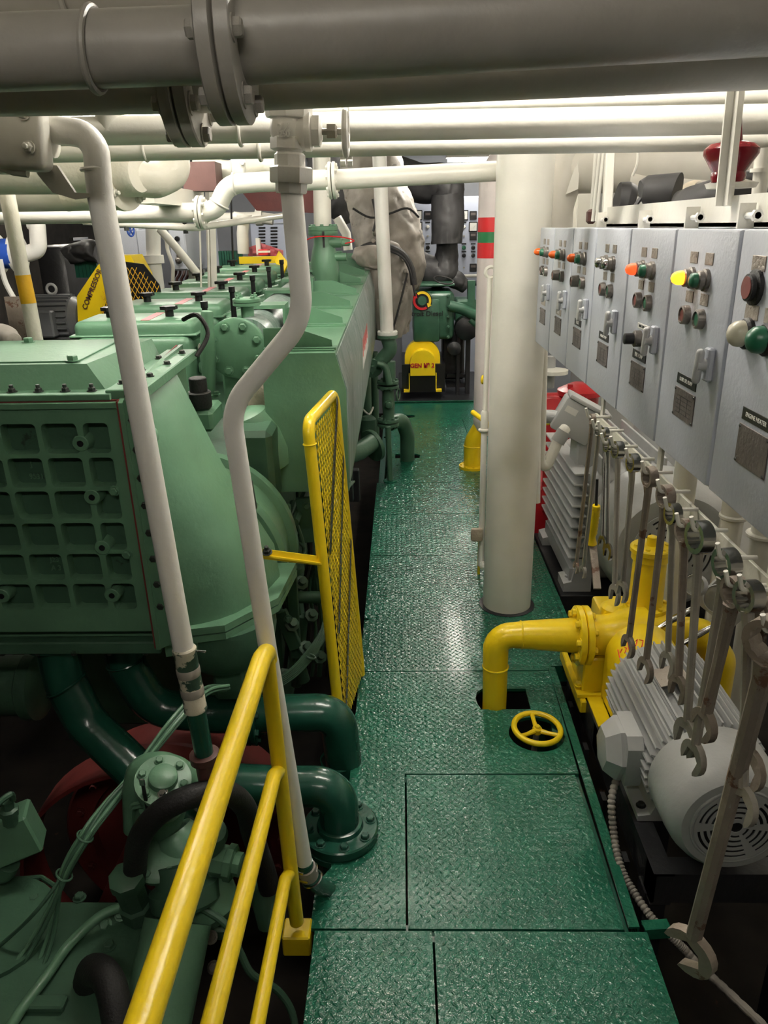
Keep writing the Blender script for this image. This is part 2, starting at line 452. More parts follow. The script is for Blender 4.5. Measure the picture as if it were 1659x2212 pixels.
# ---- lamps
for c_, ln, axn, st, lab in LAMPS:
    c_ = V(c_); d = V((1, 0, 0)) if axn == 'x' else V((0, 1, 0)); sdv = V((0, 1, 0)) if axn == 'x' else V((1, 0, 0))
    t = thing('ceiling_light', lab, 'light', c_ + V((0, 0, .08)), 'fluorescent ceiling fixtures')
    h = MB().prism([(-.09, 0), (.09, 0), (.055, .07), (-.055, .07)], c_ - d * (ln / 2) + V((0, 0, .025)), sdv, (0, 0, 1), d, ln)
    h.build('housing', 'white', t)
    MB().cyl(c_ + V((0, 0, .09)), V((c_.x, c_.y, 2.76)), .012).build('hanger', 'cream', t)
    mn = 'tube_light_%g' % st
    if mn not in M: emit(mn, (1.0, .955, .87), st)
    for s_ in (-.04, .04):
        MB().cyl(c_ - d * (ln / 2 - .02) + sdv * s_, c_ + d * (ln / 2 - .02) + sdv * s_, .014, n=10).build('tube', mn, t)
# ================================================================ RIGHT SIDE: pillar, starter cabinets, wrenches
t = struct(MB().lathe((.489, 3.254, -.3), (0, 0, 1), [(.112, 0), (.112, 3.05)], 40).build('pillar', 'cream'))
t['label'] = 'round cream-painted steel pillar standing through the green walkway'; t['category'] = 'pillar'
MB().lathe((.489, 3.254, 0), (0, 0, 1), [(.13, 0), (.13, .003), (.12, .006)], 30).build('deck_collar', 'black_steel', t)
# conduit on the pillar's left flank
pc = thing('vertical_conduit', 'thin cream conduit with an eyelet top clamped to the pillar flank', 'conduit', (.375, 3.3, 0))
a = P(1058, 600, Y=3.3); b = P(1046, 925, Y=3.3); c_ = P(1040, 1180, Y=3.3)
MB().tube([a, b], .011).build('upper_rod', 'cream', pc)
MB().torus(P(1060, 588, Y=3.3), (0, 1, .2), .022, .0075, 20, 8).build('eyelet', 'cream', pc)
MB().lathe(b + V((0, 0, -.02)), (0, 0, 1), [(.014, 0), (.026, .01), (.026, .016), (.017, .02), (.017, .09), (.012, .1)], 16).build('cap', 'cream', pc)
MB().tube([b + V((0, 0, -.02)), c_, c_ + V((0, 0, -.1))], .014).build('lower_rod', 'white', pc)
MB().box(P(1030, 1155, Y=3.28), (.055, .03, .065), None, .01, 2).build('rag_wrap', 'cloth', pc)
MB().lathe(P(1041, 1222, Y=3.28), (-1, 0, 0), [(.02, -.02), (.022, 0), (.012, .01)], 10).build('bracket_bolt', 'white', pc)
yp = thing('yellow_flat_post', 'narrow yellow flat post with black hazard marks behind the pillar', 'post', (.36, 3.5, 0))
MB().bar(P(1046, 915, Y=3.6), V((P(1037, 1110, Y=3.6).x, 3.6, .0)), .012, .03).build('strip', 'yellow', yp)
MB().bar(P(1041, 1040, Y=3.58), P(1040, 1062, Y=3.58), .0125, .012).build('hazard_mark', 'black', yp)
vl = thing('valve_lever', 'yellow pipe lever sticking out beside the banded pipe', 'lever', P(1045, 905, Y=3.5))
MB().tube([P(1021, 890, Y=3.6), P(1050, 912, Y=3.5), P(1053, 925, Y=3.48)], .012, .01).build('handle', 'yellow', vl)
MB().torus(P(1043, 820, Y=3.55), (.9, -.4, 0), .016, .006, 16, 8).build('ring', 'yellow', vl)
# conduit and drop pipes on the right flank
pr_ = thing('drop_pipe', 'cream drop pipe elbowing from the pillar to the motor terminal box', 'pipe', (.62, 3.4, 0))
MB().tube([P(1172, 700, Y=3.45), P(1166, 1000, Y=3.45), P(1180, 1010, Y=3.45), P(1213, 935, Y=3.5), P(1222, 925, Y=3.52)], .026, .05).build('pipe', 'cream', pr_)
MB().lathe(P(1204, 955, Y=3.49), (.6, .1, 1), [(.028, 0), (.034, .0), (.034, .06), (.028, .06)], 14).build('coupling', 'motor_grey', pr_)
MB().tube([P(1160, 760, Y=3.42), P(1158, 1085, Y=3.42)], .02).build('side_conduit', 'white', pr_)

# ---- cabinets
XF = .53
CABS = [(2.795, 3.076, 'orange_off'), (2.492, 2.79, 'orange_off'), (2.199, 2.487, 'orange_off'), (1.873, 2.194, None), (1.57, 1.868, 'lamp_red'), (1.273, 1.565, 'lamp_amber'), (.965, 1.267, None)]
CL = ['far-end grey starter cabinet next to the cream pillar', 'second grey starter cabinet from the pillar with an orange lamp', 'third grey starter cabinet from the pillar with an orange lamp',
      'fourth grey starter cabinet from the pillar with two unlit clear lamps', 'fifth grey starter cabinet from the pillar with a red lamp and black selector knob',
      'sixth grey starter cabinet from the pillar with a glowing amber lamp', 'grey starter cabinet closest to the camera with ivory and green domes']
UY, UZ, NX = V((0, -1, 0)), V((0, 0, 1)), V((-1, 0, 0))
NAMES = ['', 'STBD', 'BILGE', 'BALLAST PUMP', 'FIRE PUMP', 'LUBE OIL PUMP', 'ENGINE HEATER']
def face(y, z, d=0): return V((XF - d, y, z))
def tagplate(t, y, z, wd, hg, m, d=.0015, name='nameplate'):
    o = MB().bb((XF, y - wd / 2, z - hg / 2), (XF - d, y + wd / 2, z + hg / 2), .0006).build(name, m, t)
    return o
for i, (ya, yb, lm) in enumerate(CABS):
    cy = (ya + yb) / 2 if i != 6 else 1.122
    t = thing('starter_cabinet', CL[i], 'cabinet', (XF, cy, 1.262), 'row of grey starter cabinets')
    MB().bb((XF + .004, ya + .001, 1.264), (.78, yb - .001, 1.684), .004).build('body', 'cab_grey', t)
    MB().bb((XF, ya + .003, 1.262), (XF + .012, yb - .003, 1.686), .005, 2).build('door', 'cab_grey', t)
    for s_ in (1, -1):
        if i == 6 and s_ == 1:
            tagplate(t, 1.191, 1.639, .045, .022, 'plate_metal'); tagplate(t, 1.191, 1.569, .045, .022, 'plate_metal'); continue
        for z in (1.638, 1.57):
            if i == 6: continue
            p_ = tagplate(t, cy + s_ * .036, z, .036, .02, 'plate_metal')
    if i < 6:
        for s_, cm in ((1, lm or 'steel_bright'), (-1, 'green_button' if i != 3 else 'steel_bright')):
            c0 = face(cy + s_ * .034, 1.603)
            g = MB().lathe(c0, NX, [(.019, 0), (.019, .006), (.016, .008), (.016, .016), (.013, .018)], 18).build('lamp_bezel', 'bezel', t)
            big = s_ == 1 and lm
            MB().lathe(c0 + NX * .017, NX, [(.0125, 0), (.0125, .008), (.0115, .013 if big else .010), (.008, .019 if big else .0125), (.002, .022 if big else .0135)], 16).build('lens', cm, t)
            c1 = face(cy + s_ * .036, 1.537)
            ex = .022 if (i in (1, 2) and s_ == 1) else .012
            MB().lathe(c1, NX, [(.0175, 0), (.0175, .004), (.0165, ex), (.0135, ex + .001), (.013, ex - .004)], 18).build('button_bezel', 'bezel', t)
            MB().lathe(c1 + NX * (ex - .006), NX, [(.0128, 0), (.0128, .003), (.011, .0045)], 16).build('button', 'red_button' if s_ == 1 else 'green_button', t)
        hy = cy - .105
        MB().bb((XF, hy - .012, 1.441), (XF - .012, hy + .012, 1.498), .003).build('handle_plate', 'cab_grey', t)
        hp = MB().lathe(face(hy, 1.468, .012), NX, [(.011, 0), (.009, .008), (.009, .014)], 14)
        hp.box(face(hy + .002, 1.466, .0225), (.014, .016, .062), Matrix.Rotation(R(8), 3, 'X'), .007, 3)
        hp.build('rotary_handle', 'motor_grey', t)
    else:
        for z, cm, yy in ((1.605, 'red_button', 1.189),):
            MB().lathe(face(yy, z), NX, [(.026, 0), (.026, .006), (.02, .008), (.02, .014), (.017, .015)], 20).build('button_bezel', 'rubber', t)
            MB().lathe(face(yy, z, .012), NX, [(.0165, 0), (.0165, .004)], 16).build('button', cm, t)
        for yy, cm in ((1.192, 'ivory'), (1.125, 'green_button')):
            MB().lathe(face(yy, 1.537), NX, [(.024, 0), (.024, .006), (.021, .01)], 20).build('lamp_bezel', 'rubber', t)
            MB().lathe(face(yy, 1.537, .009), NX, [(.02, 0), (.02, .006), (.0185, .013), (.014, .019), (.007, .0225), (.001, .0235)], 20).build('dome_lens', cm, t)
        tagplate(t, 1.125, 1.639, .045, .022, 'plate_metal'); tagplate(t, 1.125, 1.569, .045, .022, 'plate_metal')
    z0 = 1.42 if i else 1.425
    nb = tagplate(t, cy + .0, z0, .098 if i > 2 else .085, .02, 'label_black' if i > 1 else 'plate_metal', name='title_strip')
    if NAMES[i]: text(nb, NAMES[i], face(cy, z0, .002), UY, UZ, .0125 if len(NAMES[i]) < 12 else .0095, 'label_white', depth=.0002)
    hgt, zc = (.056, 1.375) if i < 6 else (.062, 1.372)
    dp = tagplate(t, cy, zc, .104, hgt, 'plate_dark', .002, 'data_plate')
    for s1 in (-1, 1):
        for s2 in (-1, 1): MB().lathe(face(cy + s1 * .048, zc + s2 * (hgt / 2 - .004), .002), NX, [(.0025, 0), (.002, .0015)], 8).build('rivet', 'bolt_dark', dp)
    if i < 6:
        for k in range(5): MB().bb(face(cy - .04, zc - .018 + k * .008, .0021), face(cy + .04, zc - .0172 + k * .008, .0024)).build('engraved_line', 'label_black', dp)
        for k in (-.02, .015): MB().bb(face(cy + k, zc - .018, .0021), face(cy + k + .0008, zc + .014, .0024)).build('engraved_line', 'label_black', dp)
    if i == 4:
        MB().lathe(face(cy + .006, 1.457), NX, [(.018, 0), (.018, .014), (.015, .016)], 18).build('selector_collar', 'bezel', t)
        MB().lathe(face(cy + .006, 1.457, .015), NX, [(.0125, 0), (.012, .02), (.01, .021)], 18).build('selector_knob', 'black', t)
        s5 = tagplate(t, cy - .012, 1.484, .085, .012, 'label_white', name='selector_strip')
        text(s5, 'MAN. OFF AUTO', face(cy - .012, 1.484, .002), UY, UZ, .008, 'label_black', depth=.0002)
# frame behind the cabinet tops, with clamp bolts
fr = thing('cabinet_mounting_frame', 'cream angle-iron frame with clamp bolts along the top of the cabinet row', 'frame', (.7, 2, 1.69))
MB().bb((.66, .95, 1.687), (.668, 2.62, 1.745)).bb((.66, .95, 1.687), (.72, 2.62, 1.695)).build('angle_bar', 'cream', fr)
MB().bb((.60, 1.20, 1.70), (.66, 1.215, 1.745)).build('lug', 'cream', fr)
for x_, y_ in ((1300, 475), (1392, 474), (1495, 470), (1612, 466)):
    p_ = P(x_, y_, X=.64)
    MB().box(p_, (.03, .006, .044)).build('clamp_tab', 'cream', fr)
    put(fr, 'clamp_bolt', shared('bolt', unit_bolt, 'white'), p_ + V((0, .003, 0)), (0, 1, 0), .011)
    MB().cyl(p_, p_ + V((0, -.05, 0)), .006, n=10).lathe(p_ + V((0, -.05, 0)), (0, 1, 0), [(.011, 0), (.011, .01), (.006, .011)], 6).build('clamp_stem', 'white', fr)
st_ = thing('hanger_strap', 'cream vertical angle hanger rising from the cabinet frame to the overhead pipes', 'hanger', P(1570, 440, X=.62))
a, b = P(1563, 445, X=.645), P(1592, 165, X=.645)
MB().bar(a, b, .034, .006, V((0, 1, 0))).build('web', 'cream', st_)
MB().bar(a + V((-.0, -.014, 0)), b + V((-.0, -.014, 0)), .006, .022, V((0, 1, 0))).build('flange_leg', 'cream', st_)
s2 = thing('hanger_angle', 'cream angle hanger at the far end of the cabinet frame', 'hanger', P(1310, 460, X=.72))
MB().bar(P(1311, 462, X=.70), P(1318, 318, X=.70), .03, .03, V((0, 1, 0)), .004).build('bar', 'cream', s2)
for k, dx in enumerate((-12, -20)): MB().tube([P(1300 + dx, 478, X=.71), P(1308 + dx, 400, X=.71), P(1315 + dx, 330, X=.71)], .006).build('cable', 'cream', s2)

# ---- wrench rail and hooks
XR = .55
rl = thing('wrench_rail', 'paint-chipped cream bar with hooks under the starter cabinets', 'rail', (XR, 1.5, 1.17))
MB().bb((XR, .9, 1.155), (XR + .006, 2.14, 1.192), .001).build('bar', 'cream_rough', rl)
for y_ in (1.06, 1.6, 2.1): MB().bb((XR + .008, y_ - .012, 1.19), (XR + .014, y_ + .012, 1.265)).build('bracket', 'cream', rl)

def wrench(top, bot, R0, wd, m, lab, name='combination_wrench', jaw=None, tw=0, x=.505, ring_m=None, ja=-18):
    a = P(*top, X=x); b = P(*bot, X=x); L = (b - a).length; d = (b - a).normalized()
    yv = V((0, -1, 0)); yv = (Matrix.Rotation(R(tw), 3, d) @ (yv - d * yv.dot(d))).normalized(); xv = d.cross(yv)
    jaw = jaw or R0 * 1.2 + .003; th = wd * .62
    t = thing(name, lab, 'wrench', a, 'wrenches hanging from the rail')
    ring = [(R0 * (.66 + .06 * (k % 2)) * math.cos(2 * math.pi * k / 24), R0 * (.66 + .06 * (k % 2)) * math.sin(2 * math.pi * k / 24)) for k in range(24)]
    rt = R0 * .8
    MB().prism(circ(0, 0, R0, 24), a - xv * (rt / 2), d, yv, xv, rt, [ring]).build('ring_end', ring_m or m, t)
    MB().tube([a + d * (R0 * .85) + xv * (rt * .1), a + d * (R0 * 1.7), a + d * (L * .5), b - d * (jaw * 1.7)], [wd * .62, wd * .52, wd * .46, wd * .5], 0, 8).build('shaft', m, t)
    c0 = b - d * (jaw * .85); A = R(ja)
    body = [(math.cos(R(q)) * jaw, math.sin(R(q)) * jaw * .92) for q in range(40, 321, 20)]
    sl = [(.62 * jaw, -.5 * jaw), (-.25 * jaw, -.5 * jaw), (-.5 * jaw, 0), (-.25 * jaw, .5 * jaw), (.62 * jaw, .5 * jaw)]
    poly = [(p_[0] * math.cos(A) - p_[1] * math.sin(A), p_[0] * math.sin(A) + p_[1] * math.cos(A)) for p_ in body + sl]
    MB().prism(poly, c0 - xv * (th / 2), d, yv, xv, th).build('open_end', m, t)
    # hook
    MB().tube([V((XR, a.y + .0, a.z - R0 * .1 + R0 * .5)), V((x - .012, a.y, a.z + R0 * .5 - .002)), V((x - .02, a.y - .002, a.z + R0 * .55 + .022))], .0038, .008, 8).build('hook', 'cream', rl)
    return t
WR = [((1280, 905), (1243, 1236), .014, .012, 'steel_rust', 'rusty thin wrench hanging at the pillar end of the rail', 20),
      ((1294, 930), (1258, 1246), .014, .012, 'steel', 'thin wrench second from the pillar end of the rail', 35),
      ((1307, 935), (1301, 1186), .014, .009, 'steel_bright', 'short bright chrome wrench beside the yellow-handled file', 40),
      ((1314, 962), (1313, 1210), .017, .009, 'steel_bright', 'short chrome wrench with the round ring just past the file', 35),
      ((1335, 972), (1327, 1306), .021, .013, 'steel', 'straight wrench whose jaw hangs in front of the yellow pump flange', 30),
      ((1368, 1000), (1342, 1298), .021, .013, 'steel', 'sixth wrench from the pillar end with its jaw beside the yellow bonnet', 30),
      ((1404, 1030), (1354, 1416), .022, .015, 'steel_rust', 'long wrench leaning across the yellow pump casing', 30),
      ((1438, 1072), (1391, 1470), .023, .015, 'steel_rust', 'dark wrench ending above the red scribble on the yellow guard', 30),
      ((1454, 1110), (1441, 1462), .021, .012, 'steel', 'slim wrench hanging over the slotted fan cover', 30),
      ((1480, 1146), (1463, 1517), .022, .015, 'steel_rust', 'brownish wrench ending over the motor nameplate', 35),
      ((1512, 1160), (1480, 1628), .029, .016, 'steel', 'wrench with a wide bright ring and a red paint speck', 35),
      ((1570, 1218), (1493, 1664), .026, .018, 'steel', 'wrench crossing in front of the two pressure gauges', 35),
      ((1588, 1278), (1514, 1592), .025, .021, 'steel_rust', 'broad flat rusty wrench right of the pressure gauges', 35),
      ((1618, 1288), (1602, 1778), .025, .016, 'steel', 'long wrench with a dark toothed ring hanging over the fan cover', 40)]
for tp, bt, R0, wd, m, lab, tw in WR:
    wrench(tp, bt, R0, wd, m, lab, tw=-tw * .33, ring_m='steel_bright' if m == 'steel' else m)
wrench((1668, 1385), (1482, 2086), .036, .028, 'steel_rust', 'largest open-end wrench hanging closest to the camera', tw=-36, jaw=.05, x=.5, ja=-52)
wrench((1648, 1330), (1612, 1700), .028, .016, 'steel_rust', 'rust-brown ring wrench behind the largest wrench', tw=-15, x=.53)
f_ = thing('file', 'triangular steel file with a yellow plastic handle hanging under the rail', 'file', P(1288, 1090, X=.52), None)
a, b, c_ = P(1288, 1092, X=.53), P(1278, 1168, X=.53), P(1287, 1272, X=.53)
dd = (b - a).normalized()
prof = [(.011, 0), (.013, .01)] + [(.0115 + (.0016 if k % 2 else 0), .014 + k * .0055) for k in range(14)] + [(.009, .1), (.015, .118), (.016, .122), (.006, .124)]
MB().lathe(a, dd, prof, 14).build('handle', 'yellow', f_)
MB().bar(b + V((.004, 0, -.012)), c_ + V((.004, 0, 0)), .02, .009, V((0, 1, 0))).build('blade', 'steel_rust', f_)
MB().tube([P(1290, 1035, X=.53), a], .004).build('hanging_wire', 'black', f_)
# ================================================================ RIGHT SIDE, LOW: motors, pump, frame, hand wheel
def fins(t, c, ax, r, l0, l1, angs, h, th, m, name='cooling_fin'):
    u, v, w_ = basis(ax); c = V(c)
    for a in angs:
        d = u * math.cos(R(a)) + v * math.sin(R(a))
        MB().bar(c + w_ * l0 + d * (r + h / 2 - .004), c + w_ * l1 + d * (r + h / 2 - .004), th, h, d).build(name, m, t)

m2 = thing('electric_motor', 'grey finned electric motor with slotted fan cover next to the walkway edge', 'motor', (.85, 1.8, 0))
cf = P(1590, 1786, Y=1.53); AX = V((0, 1, 0)); cx, cz = cf.x, cf.z
fc = MB().lathe((cx, 1.53, cz), AX, [(.10, .004), (.105, 0), (.135, .003), (.148, .016), (.158, .045), (.162, .09), (.163, .19), (.155, .19)], 48).build('fan_cover', 'motor_grey', m2)
gp = MB()
holes = []
for ring_, (r0, r1) in enumerate(((.026, .034), (.042, .05), (.058, .066), (.074, .082), (.09, .097))):
    for q in range(6):
        a0, a1 = q * 60 + 8, q * 60 + 52
        outer = [(r1 * math.cos(R(a0 + (a1 - a0) * k / 6)), r1 * math.sin(R(a0 + (a1 - a0) * k / 6))) for k in range(7)]
        inner = [(r0 * math.cos(R(a1 - (a1 - a0) * k / 6)), r0 * math.sin(R(a1 - (a1 - a0) * k / 6))) for k in range(7)]
        holes.append(outer + inner)
gp.prism(circ(0, 0, .106, 48), (cx, 1.5305, cz), (1, 0, 0), (0, 0, 1), (0, -1, 0), .004, holes + [circ(0, 0, .016, 14)])
gp.build('grille', 'motor_grey', m2)
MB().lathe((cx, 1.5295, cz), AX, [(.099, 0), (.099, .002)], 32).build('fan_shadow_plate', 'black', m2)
MB().torus((cx, 1.531, cz), AX, .112, .004, 40, 8).build('rim_bead', 'motor_grey', m2)
MB().lathe((cx, 1.72, cz), AX, [(.14, 0), (.145, .01), (.145, .46), (.12, .48), (.08, .5), (.03, .56)], 40).build('stator', 'motor_grey', m2)
fins(m2, (cx, 1.73, cz), AX, .143, 0, .43, list(range(-60, 60, 9)) + list(range(62, 244, 9)), .03, .0055, 'motor_grey')
npl = MB().box((cx - .045, 1.95, cz + .175), (.085, .09, .002), Matrix.Rotation(R(-17), 3, 'Y')).build('rating_plate', 'plate_metal', m2)
tb = P(1325, 1615, Y=1.86)
bx = MB().prism([(-.075, -.075), (.075, -.075), (.085, -.055), (.085, .055), (.06, .085), (-.06, .085), (-.085, .055), (-.085, -.055)], tb + V((.06, 0, 0)), (0, -1, 0), (0, 0, 1), (-1, 0, 0), .045).build('terminal_box', 'motor_grey', m2)
lid = MB(); lid.lathe(tb + V((.015, 0, 0)), (-1, 0, 0), [(.11, 0), (.11, .012), (.075, .05), (.02, .056)], 6)
for v_ in lid.v: v_.y = tb.y + (v_.y - tb.y) * .78; v_.z = tb.z + (v_.z - tb.z) * .88
lid.ang = 20; lid.build('terminal_lid', 'motor_grey', m2)
MB().bb((tb.x + .05, 1.79, tb.z - .06), (cx - .1, 1.93, tb.z + .06), .006).build('box_neck', 'motor_grey', m2)
for s_ in (-1, 1):
    f0 = MB().prism([(0, 0), (.09, 0), (.09, .018), (.055, .022), (.01, .14), (0, .14)], (cx + s_ * .075, 1.75, cz - .185), (s_, 0, 0), (0, 0, 1), (0, 1, 0), .36)
    f0.build('foot', 'motor_grey', m2)
    for y_ in (1.79, 2.07): bolt(m2, (cx + s_ * .145, y_, cz - .165), (0, 0, 1), .011, 'bolt_dark')
# black frame under pump and motor
FRZ = cz - .187
fb = thing('pump_base_frame', 'black steel channel frame carrying the pump and its motor', 'frame', (.85, 2.1, FRZ - .1))
for i, x_ in enumerate((.655, 1.07)): MB().prism([(0, 0), (.055, 0), (.055, -.008), (.008, -.008), (.008, -.1), (.055, -.1), (.055, -.108), (0, -.108)], (x_, 1.56, FRZ), (1, 0, 0), (0, 0, 1), (0, 1, 0), 1.2).build('side_channel', 'black_steel', fb)
for y_, x0, x1 in ((1.56, .655, 1.12), (2.16, .655, 1.12), (2.68, .655, 1.12)): MB().bb((x0, y_, FRZ - .1), (x1, y_ + .06, FRZ - .001)).build('cross_channel', 'black_steel', fb)
for y_ in (1.75, 2.06): MB().bb((.66, y_, FRZ - .012), (1.1, y_ + .075, FRZ)).build('motor_pad', 'black_steel', fb)
for y_ in (1.62, 2.6):
    for x_ in (.68, 1.09): MB().bb((x_ - .03, y_ - .03, -.95), (x_ + .03, y_ + .03, FRZ - .1)).build('leg', 'black_steel', fb)
for y_ in (1.7, 1.95, 2.2, 2.45): MB().bb((.625, y_, -.14), (.64, y_ + .04, -.02)).build('edge_tab', 'black_steel', fb)

# flexible conduit
fx = thing('flexible_conduit', 'ribbed grey flexible conduit hanging from the motor terminal box', 'conduit', P(1322, 1700, Z=.1))
pts = [tb + V((.03, 0, -.07)), P(1322, 1720, Z=.14), P(1326, 1800, Z=.05), P(1340, 1870, Z=.0), P(1368, 1925, Z=-.03), P(1410, 1985, Z=-.06), P(1452, 2025, Z=-.09), P(1478, 2050, Z=-.11)]
def smooth(pts, k=8):
    out = []
    n = len(pts)
    for i in range(n - 1):
        p0, p1, p2, p3 = pts[max(i - 1, 0)], pts[i], pts[i + 1], pts[min(i + 2, n - 1)]
        for j in range(k):
            t_ = j / k
            out.append(.5 * ((2 * p1) + (p2 - p0) * t_ + (2 * p0 - 5 * p1 + 4 * p2 - p3) * t_ ** 2 + (3 * p1 - p0 - 3 * p2 + p3) * t_ ** 3))
    out.append(V(pts[-1])); return out
sp = smooth([V(p) for p in pts], 22)
MB().tube(sp, [.0115 if k % 3 else .0088 for k in range(len(sp))], 0, 10).build('ribbed_hose', 'lag_grey', fx)
MB().lathe(sp[0], sp[2] - sp[0], [(.015, 0), (.015, .02), (.013, .022)], 6).build('gland', 'bolt_dark', fx)
fz = thing('bilge_hose', 'pale rope-wrapped hose sloping into the dark bilge under the large wrench', 'hose', P(1520, 2090, Z=-.14))
sp = smooth([P(1478, 2050, Z=-.11), P(1510, 2085, Z=-.14), P(1570, 2140, Z=-.17), P(1660, 2225, Z=-.2)], 14)
MB().tube(sp, [.0115 if k % 4 else .0098 for k in range(len(sp))], 0, 10).build('hose_body', 'lag_grey', fz)
MB().bb((.62, 1.12, -.32), (1.6, 1.3, -.3)).build('bilge_stringer', 'bilge', None)
tag(bpy.data.objects['bilge_stringer'], 'rusty bilge stringer low in the corner below the large wrench', 'beam')

# ---- yellow pump
pp = thing('yellow_pump', 'yellow-painted pump with tall bonnet and bolted casing beside the walkway', 'pump', (.85, 2.6, 0))
fy = P(1262, 1372, Y=2.446); px0 = fy.x; pz = fy.z
body = P(1352, 1392, Y=2.5)
MB().lathe((px0 + .02, 2.446, pz), (1, 0, 0), [(.075, 0), (.075, .05), (.1, .1), (.1, .2)], 28).build('suction_neck', 'yellow', pp)
cas = MB().lathe((body.x + .03, 2.40, body.z), (0, 1, 0), [(.085, 0), (.115, .012), (.12, .03), (.12, .25), (.09, .28)], 36); cas.build('casing', 'yellow', pp)
MB().bb((body.x - .10, 2.42, body.z - .03), (body.x + .16, 2.66, body.z + .125), .012, 2).build('valve_chest', 'yellow', pp)
bolts(pp, (body.x + .03, 2.405, body.z), (0, -1, 0), .098, 8, .012, 'yellow', 22)
bn = V((body.x + .075, 2.56, body.z + .12))
MB().lathe(bn, (0, 0, 1), [(.085, 0), (.085, .02), (.062, .022), (.06, .20), (.068, .205), (.068, .23), (.075, .235), (.075, .25), (.07, .255), (.02, .258), (.018, .29), (.008, .295)], 28).build('bonnet', 'yellow', pp)
bolts(pp, bn + V((0, 0, .02)), (0, 0, 1), .073, 6, .009, 'yellow'); bolts(pp, bn + V((0, 0, .252)), (0, 0, 1), .055, 6, .009, 'yellow')
MB().lathe((body.x - .055, 2.5, body.z + .11), (0, 0, 1), [(.045, 0), (.05, .01), (.05, .05), (.03, .065)], 20).build('relief_cap', 'yellow', pp)
MB().bb((px0 - .01, 2.38, FRZ - .0), (px0 + .10, 2.56, pz - .06), .006).bb((px0 - .03, 2.36, FRZ), (px0 + .12, 2.58, FRZ + .018), .003).build('foot', 'yellow', pp)
MB().bb((body.x - .05, 2.42, FRZ), (body.x + .14, 2.66, body.z - .06), .008).build('pedestal', 'yellow', pp)
MB().bb((px0 - .02, 2.34, FRZ - .05), (body.x + .2, 2.72, FRZ - .0), .004).build('base_plate', 'yellow', pp)
MB().tube([(body.x + .14, 2.55, body.z + .02), (body.x + .30, 2.55, body.z + .02), (body.x + .38, 2.55, body.z - .1), (body.x + .38, 2.55, body.z - .6)], .06, .08).build('discharge_pipe', 'yellow', pp)
for k, (x_, y_) in enumerate(((1268, 1435), (1250, 1480))): bolt(pp, P(x_, y_, Y=2.4), (0, 0, 1), .012, 'yellow')
bf = thing('suction_pipe', 'yellow elbow pipe rising through the floor slot into the pump', 'pipe', (.338, 2.446, 0))
MB().tube([(.338, 2.446, -.35), (.338, 2.446, .02), (.334, 2.446, pz + .0), (.45, 2.446, pz + .003), (.5, 2.446, pz + .002), (px0 - .03, 2.446, pz)], [.045, .045, .047, .052, .056, .064], .095, 22, 8, True, .008).build('pipe', 'yellow', bf)
MB().torus((.337, 2.446, .165), (0, 0, 1), .046, .004, 24, 6).build('weld_bead', 'yellow', bf)
MB().torus((.425, 2.446, pz + .003), (1, 0, 0), .049, .004, 24, 6).build('weld_bead', 'yellow', bf)
flange(bf, (px0 - .008, 2.446, pz), (1, 0, 0), .108, .022, 'yellow', 8, .0135)
gd = thing('coupling_guard', 'yellow arched shaft guard with red scribbles between pump and motor', 'guard', (cx, 2.28, FRZ))
arch = circ(0, 0, .12, 20, 0, 180); inner = circ(0, 0, .114, 20, 180, 0)
MB().prism([(.12, -.17)] + arch + [(-.12, -.17), (-.114, -.17)] + [(-x_, y_) for x_, y_ in circ(0, 0, .114, 20, 0, 180)] + [(.114, -.17)], (cx, 2.2, cz + .0), (1, 0, 0), (0, 0, 1), (0, 1, 0), .16).build('arch_sheet', 'yellow', gd)
MB().prism([(-.12, -.17)] + [(x_, y_) for x_, y_ in circ(0, 0, .118, 20, 180, 0)] + [(.12, -.17)], (cx, 2.355, cz), (1, 0, 0), (0, 0, 1), (0, 1, 0), .004).build('end_sheet', 'yellow', gd)
for k in range(7):
    q = 112 + k * 7; d = V((math.cos(R(q)), 0, math.sin(R(q))))
    MB().tube([V((cx, 2.215 + .02 * (k % 3), cz)) + d * .1205, V((cx, 2.25 + .015 * (k % 4), cz)) + (d + V((.12, 0, .05))).normalized() * .1205, V((cx, 2.26, cz)) + (d + V((.02, 0, .09))).normalized() * .1205], .0018, 0, 5).build('red_scribble', 'red_band', gd)
MB().bb((cx - .17, 2.19, FRZ), (cx - .12, 2.36, FRZ + .006)).build('foot_tab', 'yellow', gd)
yb = thing('drip_tray', 'yellow steel drip tray corner under the motor terminal box', 'tray', (.72, 2.1, FRZ))
MB().bb((.70, 2.0, FRZ - .003), (.86, 2.17, FRZ + .004)).build('tray_sheet', 'yellow', yb)

# ---- gauges, pipes behind the wrenches
for i, (x_, y_, r, lab) in enumerate(((1500, 1264, .038, 'smaller cream-faced pressure gauge above the yellow pump'), (1550, 1294, .052, 'larger cream-faced pressure gauge behind the hanging wrenches'))):
    c_ = P(x_, y_, Y=2.4); ax = V((-.62, -.6, .35)).normalized()
    t = thing('pressure_gauge', lab, 'gauge', c_, 'pressure gauges above the pump')
    MB().lathe(c_ - ax * .03, ax, [(r * .9, 0), (r, .004), (r, .03), (r * .93, .034), (r * .9, .03)], 28).build('case', 'motor_grey', t)
    MB().lathe(c_ - ax * .002, ax, [(r * .89, 0), (r * .89, .002)], 28).build('dial', 'gauge_face', t)
    MB().tube([c_ - ax * .01 - V((0, 0, r)), c_ - ax * .02 - V((.0, 0, r + .05)), c_ - V((.05, 0, r + .09)), c_ - V((.12, 0, r + .14))], [.009, .009, .012, .007], 0, 10).build('stem', 'steel_bright', t)
    u, v, _ = basis(ax)
    MB().bar(c_ - ax * -.0012, c_ + (u * .4 + v * .7).normalized() * r * .6 + ax * .0012, .002, .0006, ax).build('needle', 'black', t)
